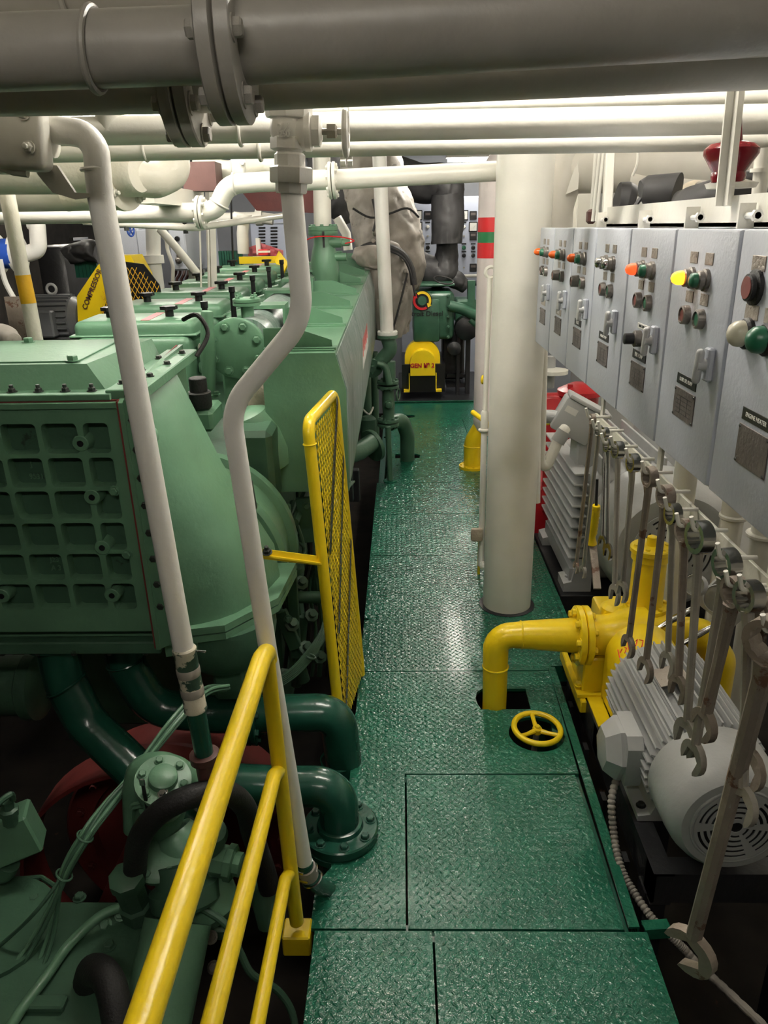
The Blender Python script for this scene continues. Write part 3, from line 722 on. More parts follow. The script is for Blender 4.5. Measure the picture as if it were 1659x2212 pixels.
t = thing('gauge_bracket', 'pale grey angled bracket behind the pressure gauges', 'bracket', P(1560, 1250, Y=2.6))
MB().box(P(1580, 1290, Y=2.62), (.2, .012, .2), Matrix.Rotation(R(40), 3, 'Y')).build('sheet', 'motor_grey', t)
MB().bar(P(1545, 1340, Y=2.62), P(1520, 1500, Y=2.62), .03, .012).build('leg', 'motor_grey', t)
for i, (x0, y0, x1, y1, yy, r, lab) in enumerate(((1468, 1130, 1452, 1260, 2.9, .045, 'cream pipe stub under the sixth starter cabinet'), (1585, 1110, 1545, 1330, 2.85, .045, 'cream vertical pipe behind the gauges'), (1648, 1150, 1600, 1500, 2.95, .055, 'cream vertical pipe at the frame edge behind the wrenches'))):
    t = thing('standing_pipe', lab, 'pipe', P(x1, y1, Y=yy)); a, b = P(x0, y0, Y=yy), P(x1, y1, Y=yy)
    MB().cyl(V((a.x, a.y, 1.3)), V((b.x, b.y, -.95)), r).build('pipe', 'cream', t)
    MB().lathe(V((a.x, a.y, a.z - .02)), (0, 0, 1), [(r * 1.12, 0), (r * 1.2, .005), (r * 1.2, .015), (r * 1.12, .02)], 20).build('collar', 'cream', t)

# ---- hand wheel in the floor
hw = thing('valve_handwheel', 'yellow three-spoke valve handwheel set in a round floor hole', 'handwheel', (.466, 2.262, -.05))
c_ = V((.468, 2.265, .022)); tilt = V((.05, -.06, 1)).normalized(); u, v, _ = basis(tilt, V((0, 1, 0)))
MB().torus(c_, tilt, .082, .0105, 44, 12).build('rim', 'yellow', hw)
for q in (95, 215, 335):
    d = u * math.cos(R(q)) + v * math.sin(R(q))
    MB().tube([c_ - tilt * .008 + d * .012, c_ - tilt * .006 + d * .045, c_ + d * .079], [.010, .0075, .0085], 0, 10).build('spoke', 'yellow', hw)
MB().lathe(c_ - tilt * .018, tilt, [(.017, 0), (.017, .018), (.014, .022)], 18).build('hub', 'yellow', hw)
put(hw, 'hub_nut', shared('bolt', unit_bolt, 'yellow'), c_ + tilt * .002, tilt, .010)
MB().cyl(c_ - tilt * .02, c_ - tilt * .4, .011).build('valve_stem', 'steel', hw)

# ---- large motor behind the pillar
m1 = thing('large_electric_motor', 'big grey finned electric motor below the starter cabinets, behind the wrenches', 'motor', (1.2, 3.7, 0))
ax1, z1 = 1.22, .30
MB().bb((.89, 3.5, -.02), (1.55, 4.25, z1 + .28), .10, 4).build('stator', 'motor_grey', m1)
for k in range(9):
    z_ = .12 + k * .055
    MB().bb((.825, 3.5, z_), (.9, 4.28, z_ + .012), .003).build('cooling_fin', 'motor_grey', m1)
for k in range(8):
    x_ = .95 + k * .075
    MB().bb((x_, 3.5, z1 + .26), (x_ + .012, 4.28, z1 + .345), .003).build('cooling_fin', 'motor_grey', m1)
MB().lathe((ax1, 3.18, z1), (0, 1, 0), [(.19, 0), (.2, -.004), (.26, .0), (.29, .03), (.31, .1), (.315, .3), (.3, .36)], 48).build('fan_cover', 'motor_grey', m1)
holes = []
for r0, r1 in ((.05, .06), (.08, .09), (.11, .12), (.14, .15), (.165, .175)):
    for q in range(8):
        a0, a1 = q * 45 + 6, q * 45 + 39
        holes.append([(r1 * math.cos(R(a0 + (a1 - a0) * k / 5)), r1 * math.sin(R(a0 + (a1 - a0) * k / 5))) for k in range(6)] + [(r0 * math.cos(R(a1 - (a1 - a0) * k / 5)), r0 * math.sin(R(a1 - (a1 - a0) * k / 5))) for k in range(6)])
MB().prism(circ(0, 0, .192, 48), (ax1, 3.176, z1), (1, 0, 0), (0, 0, 1), (0, -1, 0), .005, holes).build('grille', 'motor_grey', m1)
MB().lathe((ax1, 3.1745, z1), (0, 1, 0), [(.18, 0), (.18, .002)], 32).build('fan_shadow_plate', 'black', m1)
ft = MB().prism([(0, 0), (.14, 0), (.14, .045), (.10, .055), (.05, .30), (0, .32)], (.95, 3.5, -.06), (-1, 0, 0), (0, 0, 1), (0, 1, 0), .14)
ft.prism([(0, 0), (.14, 0), (.14, .045), (.10, .055), (.05, .30), (0, .32)], (.95, 4.1, -.06), (-1, 0, 0), (0, 0, 1), (0, 1, 0), .14).bb((.84, 3.52, -.02), (.9, 4.2, .06))
ft.build('foot', 'motor_grey', m1)
MB().bb((.79, 3.46, -.6), (1.6, 4.3, -.062), .004).build('plinth', 'black_steel', m1)
put(m1, 'bolt', shared('bolt', unit_bolt, 'motor_grey'), (.845, 3.57, -.015), (0, 0, 1), .016)
tc = P(1243, 905, Y=3.72); rt = Matrix.Rotation(R(28), 3, 'Y') @ Matrix.Rotation(R(-10), 3, 'Z')
MB().box(tc, (.2, .2, .17), rt, .012, 2).build('terminal_box', 'motor_grey', m1)
MB().box(tc + rt @ V((.02, 0, .095)), (.225, .225, .02), rt, .006, 2).build('terminal_lid', 'motor_grey', m1)
MB().box(tc + rt @ V((-.05, -.101, .035)), (.06, .002, .03), rt).build('rating_label', 'label_white', m1)
MB().lathe(tc + rt @ V((-.1, -.02, -.04)), rt @ V((-1, 0, -.5)), [(.03, -.02), (.034, 0), (.034, .045), (.028, .05)], 14).build('conduit_gland', 'motor_grey', m1)
MB().bb((tc.x, 3.64, z1 + .25), (tc.x + .16, 3.8, tc.z - .02), .01).build('box_neck', 'motor_grey', m1)

# ---- red pump set beyond
rp = thing('red_pump', 'red fire pump with pipework behind the cream pillar', 'pump', (.95, 4.7, 0))
MB().tube([P(1168, 864, Y=4.8), P(1230, 862, Y=4.8)], .045).build('pipe', 'red', rp)
MB().lathe(P(1250, 875, Y=4.8), (0, 0, 1), [(.11, -.1), (.12, -.08), (.12, .06), (.14, .07), (.14, .1), (.06, .14)], 24).build('valve_body', 'red', rp)
MB().bar(P(1232, 830, Y=4.75), P(1228, 875, Y=4.75), .03, .02).build('rib', 'red', rp)
MB().lathe(P(1190, 935, Y=4.7), (0, -1, 0), [(.2, -.15), (.22, -.1), (.22, 0), (.16, .02), (.1, .05)], 28).build('casing', 'red', rp)
bolts(rp, P(1190, 935, Y=4.58), (0, -1, 0), .19, 10, .017, 'red')
MB().bb((.78, 4.55, -.3), (1.3, 5.0, .15), .02).build('pedestal', 'red', rp)
MB().tube([P(1185, 1000, Y=4.55), P(1180, 1100, Y=4.55)], .035).build('drain_pipe', 'red', rp)
MB().box(P(1180, 905, Y=4.5), (.05, .05, .07), None, .01).build('yellow_marker', 'yellow', rp)
gl = thing('grey_gland_valve', 'small grey valve and cream fittings beside the red pump', 'valve', P(1190, 805, Y=4.4))
MB().lathe(P(1188, 800, Y=4.4), (0, 0, 1), [(.03, -.1), (.03, -.03), (.06, -.02), (.06, .0), (.03, .01), (.03, .08)], 14).build('body', 'motor_grey', gl)
MB().lathe(P(1193, 810, Y=4.38), (0, 0, 1), [(.02, 0), (.09, .01), (.09, .03), (.02, .04)], 14).build('handwheel', 'cream', gl)
# ================================================================ OVERHEAD AND WHITE PIPES
# ---- big shaded pipes closest to the camera
YF = 1.15
t = thing('overhead_flanged_pipe', 'thick grey-cream overhead pipe, darkened for shade, closest to the camera with a bolted flange pair', 'pipe', P(500, 100, Y=YF))
a, b = P(-2600, 210, Y=YF), P(505, 96, Y=YF); c_ = P(505, 78, Y=YF); d_ = P(3300, -74, Y=YF + .09)
dx = (b - a).normalized()
MB().tube([a, b], .0455, 0, 32).build('thin_pipe', 'grey_cream_shade', t)
MB().tube([c_, d_], .0575, 0, 32).build('thick_pipe', 'grey_cream_shade', t)
flange(t, P(492, 92, Y=YF), dx, .098, .021, 'grey_cream_shade', 6, .012, gap=.003, a0=-60)
MB().torus(P(205, 108, Y=YF), (dx + V((0, 0, -.1))).normalized(), .049, .005, 32, 8).build('clamp_ring', 'grey_cream_shade', t)
for dz in (0, -.03): MB().bar(P(430, 100, Y=YF - .05) + V((0, 0, dz)), P(452, 100, Y=YF - .05) + V((0, 0, dz)), .01, .01).build('lug', 'grey_cream_shade', t)
YG = 1.30
t = thing('overhead_rear_pipe', 'grey-cream overhead pipe with a bolted flange just behind the thick flanged pipe', 'pipe', P(400, 180, Y=YG))
a, b, d_ = P(-2400, 220, Y=YG), P(400, 172, Y=YG), P(3000, 60, Y=YG)
MB().tube([a, b, d_], .046, 0, 30).build('pipe', 'grey_cream_shade2', t)
flange(t, P(398, 180, Y=YG), (b - a), .088, .02, 'grey_cream_shade2', 6, .012, gap=.003, a0=-30)
t = thing('overhead_top_pipe', 'shaded pipe crossing the very top edge of the picture', 'pipe', P(300, -30, Y=1.42))
MB().tube([P(-2200, 52, Y=1.42), P(560, -50, Y=1.42)], .055, 0, 26).build('pipe', 'grey_cream_shade', t)
MB().torus(P(150, -30, Y=1.42), (1, 0, 0), .058, .006, 26, 8).build('weld_ring', 'grey_cream_shade', t)
# ---- three cream cross pipes
for nm, pts, Y_, r, lab in (('a', [(540, 243), (830, 231), (2400, 187)], 2.32, .0225, 'thin cream cross pipe, uppermost of the three bright overhead pipes'),
                            ('b', [(-1300, 308), (830, 272), (2500, 242)], 2.2, .0355, 'bright cream cross pipe in the middle of the three overhead pipes'),
                            ('c', [(-1100, 352), (830, 312), (2400, 289)], 2.36, .030, 'cream cross pipe, lowest of the three bright overhead pipes')):
    t = thing('cross_pipe', lab, 'pipe', P(*pts[1], Y=Y_), 'three cream overhead cross pipes')
    q = [P(x_, y_, Y=Y_) for x_, y_ in pts]
    MB().tube(q, r, 0, 28).build('pipe', 'cream', t)
    if nm == 'b': MB().torus(P(520, 279, Y=Y_), (1, 0, -.06), r + .003, .005, 28, 8).build('clamp_ring', 'cream', t)
    if nm == 'c':
        MB().torus(P(563, 318, Y=Y_), (1, 0, -.06), r + .004, .005, 28, 8).build('clamp_ring', 'cream', t)
        MB().torus(P(315, 322, Y=Y_), (1, 0, 0), r + .001, .004, 28, 8).build('weld_ring', 'cream', t)
        for k, x_ in enumerate((742, 757)): MB().lathe(P(x_, 349, Y=Y_), (1, 0, 0), [(.014, -.008), (.014, .006)], 6).build('union_nut', 'cream', t)
    if nm == 'b':
        MB().lathe(P(238, 258, Y=Y_), (0, 0, 1), [(.036, -.03), (.036, .02), (.042, .03), (.042, .1), (.036, .11)], 24).build('branch_stub', 'cream', t)

# ---- pipe A on the left: elbow from a coupling, peeled coupling at the foot
YA = 1.5
pa = thing('white_standpipe', 'tall white standpipe with an elbow top in front of the waffle panel', 'pipe', P(415, 1650, Y=YA))
a0 = P(118, 282, Y=YA)
pts = [P(95, 280, Y=YA), P(120, 281, Y=YA), P(205, 292, Y=YA), P(216, 420, Y=YA), P(397, 1405, Y=YA)]
MB().tube(pts, .0235, .065, 24, 9).build('pipe', 'white', pa)
dn = (P(397, 1405, Y=YA) - P(300, 900, Y=YA)).normalized()
MB().torus(P(205, 365, Y=YA), dn, .0235, .0035, 24, 6).build('weld_ring', 'white', pa)
p_ = P(397, 1398, Y=YA)
MB().lathe(p_, dn, [(.024, 0), (.0275, .004), (.0275, .012), (.0262, .014), (.0262, .155), (.0275, .158), (.0275, .168), (.024, .17)], 24).build('peeling_sleeve', 'sleeve', pa)
for k in (.052, .105): MB().lathe(p_ + dn * k, dn, [(.0264, 0), (.0273, .002), (.0273, .02), (.0264, .022)], 24).build('tape_band', 'lag_grey', pa)
MB().tube([p_ + dn * .01 + V((.026, 0, 0)), p_ + dn * .012 + V((.05, -.004, .002))], .0025, 0, 6).build('clip_screw', 'steel_bright', pa)
MB().tube([p_ + dn * .165, p_ + dn * .30], .0225, 0, 22).build('green_foot', 'green_dark', pa)
MB().lathe(p_ + dn * .30, dn, [(.026, -.008), (.036, -.006), (.036, .012), (.026, .016), (.026, .15)], 24).build('foot_flange', 'brown_red', pa)
cp = thing('grooved_coupling', 'cream bolted clamp coupling in the upper left corner beneath the shaded pipes', 'coupling', P(45, 290, Y=1.42))
MB().tube([P(-1500, 440, Y=1.5), P(108, 281, Y=1.5)], .036, 0, 24).build('pipe_end', 'cream', cp)
MB().lathe(P(104, 281, Y=1.5), V((1, 0, .1)), [(.036, -.012), (.046, -.01), (.046, 0), (.036, .004), (.026, .008)], 24).build('collar', 'cream', cp)
MB().box(P(48, 292, Y=1.455), (.088, .05, .115), Matrix.Rotation(R(4), 3, 'Y'), .014, 3).build('housing_half', 'cream', cp)
MB().box(P(-2, 330, Y=1.47), (.05, .06, .07), None, .018, 3).build('lower_half', 'cream', cp)
for x_, y_ in ((50, 245), (62, 318)): put(cp, 'bolt', shared('stud', unit_stud, 'cream'), P(x_, y_, Y=1.428), (-.05, -1, .05), .0085)
MB().tube([P(-20, 352, Y=1.45), P(30, 370, Y=1.45), P(60, 374, Y=1.45)], .008, .02, 10).build('strap_end', 'cream', cp)
MB().prism([(0, 0), (.05, -.005), (.075, -.05), (.13, -.055), (.075, -.062), (.035, -.05), (.02, -.03)], P(62, 352, Y=1.48), (1, 0, 0), (0, 0, 1), (0, 1, 0), .01).build('torn_bracket', 'cream', cp)
# ---- pipe B: gate valve, union, offset pipe
pb = thing('white_offset_pipe', 'white pipe with a dog-leg bend coming down from the gate valve', 'pipe', P(665, 1920, Y=YA))
q = [P(629, 405, Y=YA), P(640, 560, Y=YA), P(655, 690, Y=YA), P(497, 880, Y=YA), P(512, 1010, Y=YA), P(578, 1400, Y=YA), P(655, 1850, Y=YA)]
MB().tube([q[0], q[2], q[3], q[5], P(657, 1862, Y=YA)], .0205, .12, 24, 10).build('pipe', 'white', pb)
e1 = P(657, 1862, Y=YA); e2 = P(678, 1905, Y=YA + .03)
MB().tube([e1, P(664, 1890, Y=YA + .005), P(690, 1915, Y=YA + .05), P(715, 1925, Y=YA + .1)], .0225, .04, 20).build('green_elbow', 'green_dark', pb)
MB().lathe(P(660, 1872, Y=YA), (P(672, 1905, Y=YA + .02) - P(655, 1860, Y=YA)), [(.022, 0), (.0255, .001), (.0255, .04), (.022, .042)], 20).build('hose_joint', 'lag_grey', pb)
for k, (x_, y_) in enumerate(((664, 1880), (674, 1898))):
    MB().torus(P(x_, y_, Y=YA + .01), V((.35, .1, -1)), .0262, .003, 20, 6).build('hose_clamp', 'steel_bright', pb)
    MB().lathe(P(x_ - 17, y_ + 5, Y=YA - .015), (1, -.3, 0), [(.006, -.012), (.006, .012)], 8).build('clamp_screw', 'steel_bright', pb)
un = thing('pipe_union', 'white hexagonal pipe union under the gate valve', 'union', P(628, 380, Y=YA))
ax = (P(629, 300, Y=YA) - P(629, 420, Y=YA)).normalized()
MB().lathe(P(629, 418, Y=YA), ax, [(.027, 0), (.029, .003), (.029, .022), (.031, .024)], 8).build('tail_piece', 'white', un)
MB().lathe(P(629, 396, Y=YA), ax, [(.037, 0), (.039, .003), (.039, .025), (.036, .028)], 6).build('union_nut', 'white', un)
MB().lathe(P(626, 364, Y=YA), ax, [(.028, 0), (.028, .022), (.024, .026)], 8).lathe(P(625, 340, Y=YA), ax, [(.023, 0), (.0245, .004), (.023, .008), (.0245, .012), (.023, .016), (.0245, .02), (.022, .026)], 20).build('nipple', 'white', un)
gv = thing('gate_valve', 'white gate valve with a small scalloped handwheel below the shaded pipe flange', 'valve', P(622, 280, Y=YA))
MB().lathe(P(622, 322, Y=YA), ax, [(.024, -.004), (.032, .0), (.032, .018), (.024, .021)], 6).build('lower_hex', 'white', gv)
MB().lathe(P(622, 306, Y=YA), ax, [(.025, 0), (.031, .01), (.032, .022), (.03, .04), (.024, .052)], 24).build('body', 'white', gv)
MB().lathe(P(624, 256, Y=YA), ax, [(.026, -.002), (.04, .0), (.042, .004), (.042, .044), (.036, .05), (.036, .08)], 8).build('upper_hex', 'white', gv)
MB().cyl(P(624, 262, Y=YA), P(626, 150, Y=YA - .02), .022).build('riser', 'white', gv)
sx = (P(720, 284, Y=YA) - P(640, 284, Y=YA)).normalized(); o = P(640, 284, Y=YA)
MB().lathe(o, sx, [(.026, 0), (.03, .012), (.033, .016), (.033, .026), (.024, .028), (.024, .034), (.012, .04)], 20).build('bonnet', 'white', gv)
MB().lathe(o, sx, [(.028, .03), (.028, .042), (.014, .046)], 6).build('bonnet_hex', 'white', gv)
MB().lathe(o, sx, [(.006, .04), (.006, .09)], 10).lathe(o, sx, [(.013, .055), (.013, .07), (.009, .073)], 6).build('stem', 'steel', gv)
c_ = o + sx * .088; u, v, _ = basis(sx)
hw_ = MB(); ring = []
for k in range(40):
    a = 2 * math.pi * k / 40; rr = .036 + .0025 * math.cos(a * 8)
    ring.append(c_ + u * (rr * math.cos(a)) + v * (rr * math.sin(a)))
ring.append(ring[0]); hw_.tube(ring, .0055, 0, 8, 6, False)
for k in range(4): hw_.tube([c_, c_ + (u * math.cos(k * math.pi / 2) + v * math.sin(k * math.pi / 2)) * .035], .004, 0, 6)
hw_.build('handwheel', 'white', gv)
text(gv, '2½', P(614, 276, Y=YA - .033), (1, 0, 0), (0, 0, 1), .018, 'white', 'cast_mark', .001)
text(gv, '250', P(614, 290, Y=YA - .033), (1, 0, 0), (0, 0, 1), .013, 'white', 'cast_mark', .001)

# ---- left overhead group
Yl = 2.65
lf = thing('flanged_cream_pipe', 'brightly lit cream pipe with a bolted round flange at upper left', 'pipe', P(250, 370, Y=Yl))
a, b = P(-1000, 380, Y=Yl), P(238, 372, Y=Yl)
MB().tube([a, b], .065, 0, 28).build('pipe', 'cream_rough', lf)
fd = V((1, -.35, .02)).normalized(); fcn = P(262, 378, Y=Yl - .02)
MB().lathe(fcn, -fd, [(.055, -.07), (.068, -.05), (.065, .03), (.04, .05)], 24).build('pipe_end', 'cream_rough', lf)
MB().lathe(fcn, fd, [(.105, -.012), (.108, -.01), (.108, .008), (.105, .01)], 32).build('flange', 'cream_rough', lf)
bolts(lf, fcn + fd * .01, fd, .088, 4, .013, 'cream', 40, 'stud')
MB().tube([fcn, P(335, 385, Y=Yl + .05), P(372, 368, Y=Yl + .1), P(366, 330, Y=Yl + .1)], .062, .06, 24).build('branch', 'cream_rough', lf)
du = thing('large_duct', 'big pale round duct running across below the flanged cream pipe', 'duct', P(150, 420, Y=3.0))
MB().tube([P(-1000, 426, Y=3.05), P(262, 408, Y=3.05)], .075, 0, 30).build('duct_body', 'cream', du)
MB().tube([P(140, 425, Y=2.9), P(250, 410, Y=2.9)], .05, 0, 22).build('rough_sleeve', 'cream_rough', du)
MB().bb(P(280, 440, Y=3.1), P(440, 415, Y=3.9)).build('tray', 'cream', du)
mn = thing('cream_main_line', 'cream main line that jogs up through an elbow and runs to the pillar', 'pipe', P(600, 390, Y=3.5))
YM = 3.5
MB().tube([P(-800, 474, Y=YM), P(424, 459, Y=YM)], .040, 0, 26).build('lower_run', 'cream', mn)
MB().tube([P(436, 459, Y=YM), P(468, 452, Y=YM), P(492, 398, Y=YM), P(560, 393, Y=YM), P(712, 388, Y=YM)], .040, .09, 26, 8).build('elbow_run', 'cream', mn)
MB().tube([P(724, 388, Y=YM), P(1140, 366, Y=YM)], .040, 0, 26).build('upper_run', 'cream', mn)
flange(mn, P(434, 459, Y=YM), (1, 0, -.03), .068, .013, 'cream', 8, .009)
flange(mn, P(718, 390, Y=YM), (1, 0, .02), .074, .013, 'cream', 8, .009)
MB().torus(P(506, 397, Y=YM), (1, 0, .05), .042, .005, 24, 8).torus(P(474, 440, Y=YM), (.5, 0, .8), .042, .004, 24, 8).build('clamp_ring', 'cream', mn)
tp = thing('tie_pipe', 'thin cream pipe running beneath the main line to the engine', 'pipe', P(400, 485, Y=3.8))
MB().tube([P(180, 478, Y=3.8), P(420, 492, Y=3.8), P(640, 462, Y=5.2)], .017, .05, 14).build('pipe', 'cream', tp)
for x_, y_ in ((272, 484), (400, 490)): MB().lathe(P(x_, y_, Y=3.8), (0, 0, 1), [(.012, -.03), (.012, .05), (.02, .05), (.02, .06)], 8).build('hanger_clip', 'bolt_dark', tp)
mc = thing('upper_mixed_pipe', 'short cream pipe with a bolted clamp tucked above the main line elbow', 'pipe', P(500, 365, Y=3.9))
MB().tube([P(430, 352, Y=4.0), P(490, 372, Y=3.9), P(560, 355, Y=4.1), P(620, 360, Y=4.1)], .045, .06, 18).build('pipe', 'cream_rough', mc)
MB().box(P(515, 357, Y=3.82), (.06, .06, .085), None, .012, 2).build('clamp', 'cream', mc)
put(mc, 'bolt', shared('bolt', unit_bolt, 'cream'), P(524, 352, Y=3.78), (0, -1, 0), .012)
bh = thing('brown_bracket_box', 'chipped red-brown square bracket hanging above the main line', 'bracket', P(425, 375, Y=3.7))
MB().prism([(0, 0), (.15, 0), (.15, -.12), (0, -.12)], P(391, 350, Y=3.7), (1, 0, 0), (0, 0, 1), (0, 1, 0), .14).build('body', 'brown_red', bh)
bx_ = thing('cream_column', 'square cream stanchion behind the main line elbow', 'stanchion', P(440, 560, Y=5.0))
MB().tube([P(462, 720, Y=5.0), P(455, 470, Y=5.0), P(452, 340, Y=5.0)], .03, 0, 4).build('post', 'cream', bx_)
for k in (-9, 9): MB().tube([P(446 + k, 720, Y=4.95), P(440 + k, 470, Y=4.95)], .006, 0, 6).build('cable', 'cream', bx_)
rb = thing('red_brown_deck_web', 'dull red deck bracket under the overhead between the pipes', 'bracket', P(570, 425, Y=5.6))
MB().prism([(0, 0), (.62, 0), (.62, -.16), (.1, -.13)], P(520, 412, Y=5.7), (1, 0, 0), (0, 0, 1), (0, 1, 0), .03).build('web', 'red_dull', rb)
MB().bb(P(525, 414, Y=5.7), V((P(535, 414, Y=5.7).x, 5.73, 2.76))).build('hanger_plate', 'red_dull', rb)
# stanchion with an orange band at far left
so = thing('banded_stanchion', 'cream stanchion with an orange band leaning along the left picture edge', 'stanchion', P(80, 730, Y=2.9))
a, b, c_, d_ = P(-6, 310, Y=2.9), P(49, 594, Y=2.9), P(62, 655, Y=2.9), P(77, 735, Y=2.9)
MB().tube([a, b], .027, 0, 16).build('upper_post', 'cream_rough', so)
MB().tube([b, c_], .0272, 0, 16).build('orange_band', 'yellow_orange', so)
MB().tube([c_, d_], .027, 0, 16).build('lower_post', 'cream_rough', so)
MB().tube([d_, d_ + (d_ - c_) * 3], .028, 0, 16).build('foot', 'green', so)
# long white conduits under the deck, right
rc = thing('overhead_cable_tray', 'bundle of grey cables above the thin cross pipe at upper right', 'cables', P(1500, 185, Y=2.9))
for k in range(5): MB().tube([P(1330, 196 - k * 5, Y=2.9), P(1440, 190 - k * 4, Y=2.9 + .05 * k), P(1580, 186 - 4 * k, Y=2.9), P(1800, 180 - 4 * k, Y=2.9)], .011, 0, 8).build('cable', 'lag_grey', rc)
# ================================================================ MAIN ENGINE (raked two degrees)
FR.append(RAKE)
en = thing('main_engine', 'long green marine diesel engine with valve covers and ribbed manifold casing', 'engine', (-.9, 3.2, -.3))
Y0, Y1 = 2.72, 6.95
cs = [(-.50, .77), (-.205, .77), (-.202, 1.16), (-.237, 1.295), (-.50, 1.295)]
MB().prism(cs, (0, Y0, 0), (1, 0, 0), (0, 0, 1), (0, 1, 0), Y1 - Y0).build('manifold_casing', 'green', en)
for i, (ya, yb) in enumerate(((2.735, 3.80), (3.81, 4.9), (4.91, 6.0), (6.01, 6.93))):
    pl = MB().prism([(-.2065, .80), (-.2015, .80), (-.1985, 1.158), (-.231, 1.285), (-.236, 1.285), (-.203, 1.158)], (0, ya, 0), (1, 0, 0), (0, 0, 1), (0, 1, 0), yb - ya).build('side_panel', 'green_worn', en)
    if i == 1:
        for k in range(6): MB().bb((-.1995, 3.95 + k * .1, 1.04 + .01 * (k % 2)), (-.198, 3.99 + k * .1, 1.13), 0).build('red_stencil', 'red_band', pl)
        MB().bb((-.1997, 3.92, .98), (-.1992, 4.6, 1.15)).build('stencil_patch', 'label_white', pl)
for k in range(8):
    y_ = 2.80 + .555 * k
    if y_ > 6.8: break
    g = MB().prism([(-.252, 1.297), (-.254, 1.327), (-.385, 1.372), (-.5, 1.372), (-.5, 1.297)], (0, y_, 0), (1, 0, 0), (0, 0, 1), (0, 1, 0), .009).build('gusset', 'green', en)
    MB().bb((-.5, y_ - .028, 1.295), (-.238, y_ + .02, 1.304)).bb((-.46, y_ - .045, 1.2955), (-.242, y_ - .028, 1.300)).build('gusset_base', 'green', g)
    if k: MB().prism([(-.50, 1.295), (-.49, 1.295), (-.49, 1.39), (-.665, 1.39), (-.665, 1.375), (-.50, 1.375)], (0, y_ - .06, 0), (1, 0, 0), (0, 0, 1), (0, 1, 0), .12).build('clamp_bracket', 'green', en)
MB().tube([(-.60, 3.031, 1.285), (-.60, 6.9, 1.285)], .088, 0, 28).build('exhaust_manifold', 'green_worn', en)
# round blind flange
fc = E(510, 754, Y=3.0)
MB().lathe(fc + V((0, .03, 0)), (0, -1, 0), [(.116, 0), (.118, .004), (.118, .026), (.112, .03), (.02, .031)], 44).build('blind_flange', 'green', en)
bolts(en, fc + V((0, -.001, 0)), (0, -1, 0), .092, 8, .0145, 'green', 22.5)
MB().bb((-.70, 3.06, .8), (-.52, 3.3, 1.25), .03, 2).build('end_housing', 'green', en)
MB().bb((fc.x - .075, 3.035, .80), (fc.x + .07, 3.09, 1.2), .01).build('end_rib', 'green', en)
a = E(447, 672, Y=2.98); b = E(452, 850, Y=2.98)
MB().lathe(b, (a - b), [(.035, -.01), (.035, .0), (.024, .006), (.026, .06), (.031, .15), (.027, .24), (.0235, .28), (.0235, (a - b).length - .006), (.021, (a - b).length)], 20).build('vent_pipe', 'green', en)
bolt(en, b + V((.03, -.01, .0)), (0, 0, 1), .012, 'green')
# small flanged stub
sf = E(533, 655, Y=3.12)
MB().cyl(sf + V((0, 0, -.15)), sf, .026).build('stub_pipe', 'green', en)
MB().lathe(sf, (0, 0, 1), [(.052, -.008), (.055, -.006), (.055, .004), (.05, .006), (.055, .008), (.055, .018), (.052, .02)], 28).build('stub_flange', 'green', en)
bolts(en, sf + V((0, 0, .02)), (0, 0, 1), .042, 4, .009, 'green', 45, 'stud')
# valve covers
for k in range(6):
    yc = 3.66 + .565 * k
    hd = MB().bb((-1.485, yc - .19, .85), (-.955, yc + .19, 1.235), .035, 3).build('cylinder_head', 'green', en)
    vc = MB().bb((-1.50, yc - .15, 1.20), (-.942, yc + .15, 1.302), .032, 3).build('valve_cover', 'green', en)
    MB().bb((-1.515, yc - .165, 1.232), (-.93, yc + .165, 1.243), .004).build('cover_rim', 'green', vc)
    for x_ in (-1.37, -1.09):
        kb = MB().lathe((x_, yc, 1.30), (0, 0, 1), [(.02, 0), (.02, .03), (.015, .034)], 14)
        star = [((.042 if q % 2 else .03) * math.cos(q * math.pi / 6), (.042 if q % 2 else .03) * math.sin(q * math.pi / 6)) for q in range(12)]
        kb.prism(star, (x_, yc, 1.333), (1, 0, 0), (0, 1, 0), (0, 0, 1), .016); kb.build('star_knob', 'black', vc)
    MB().bb((-1.19, yc - .12, 1.3015), (-1.15, yc + .12, 1.3035)).build('red_label', 'pink', vc)
    for z_ in (1.16, 1.08): MB().box((-.935, yc - .1, z_), (.03, .05, .05), None, .01, 2).build('side_boss', 'green', hd)
    MB().bar((-.93, yc - .12, 1.21), (-.90, yc - .12, .98), .03, .012).build('latch', 'green', hd)
    put(hd, 'bolt', shared('bolt', unit_bolt, 'steel'), (-.925, yc - .14, 1.18), (1, -.3, 0), .014)
    x_ = -.83; y_ = 3.30 + .565 * k
    MB().lathe((x_, y_, 1.22), (0, 0, 1), [(.02, 0), (.02, .04), (.014, .045), (.012, .16), (.016, .165), (.016, .19)], 10).build('black_stud', 'black', en)
    MB().lathe((x_ + .05, y_ + .25, 1.05), (0, 0, 1), [(.034, 0), (.034, .24), (.03, .25)], 16).build('pushrod_tube', 'green', en)
    if k: MB().tube([(-.95, y_ + .3, 1.2), (-.8, y_ + .3, 1.24), (-.68, y_ + .3, 1.27)], .04, .05, 14).build('exhaust_branch', 'green', en)
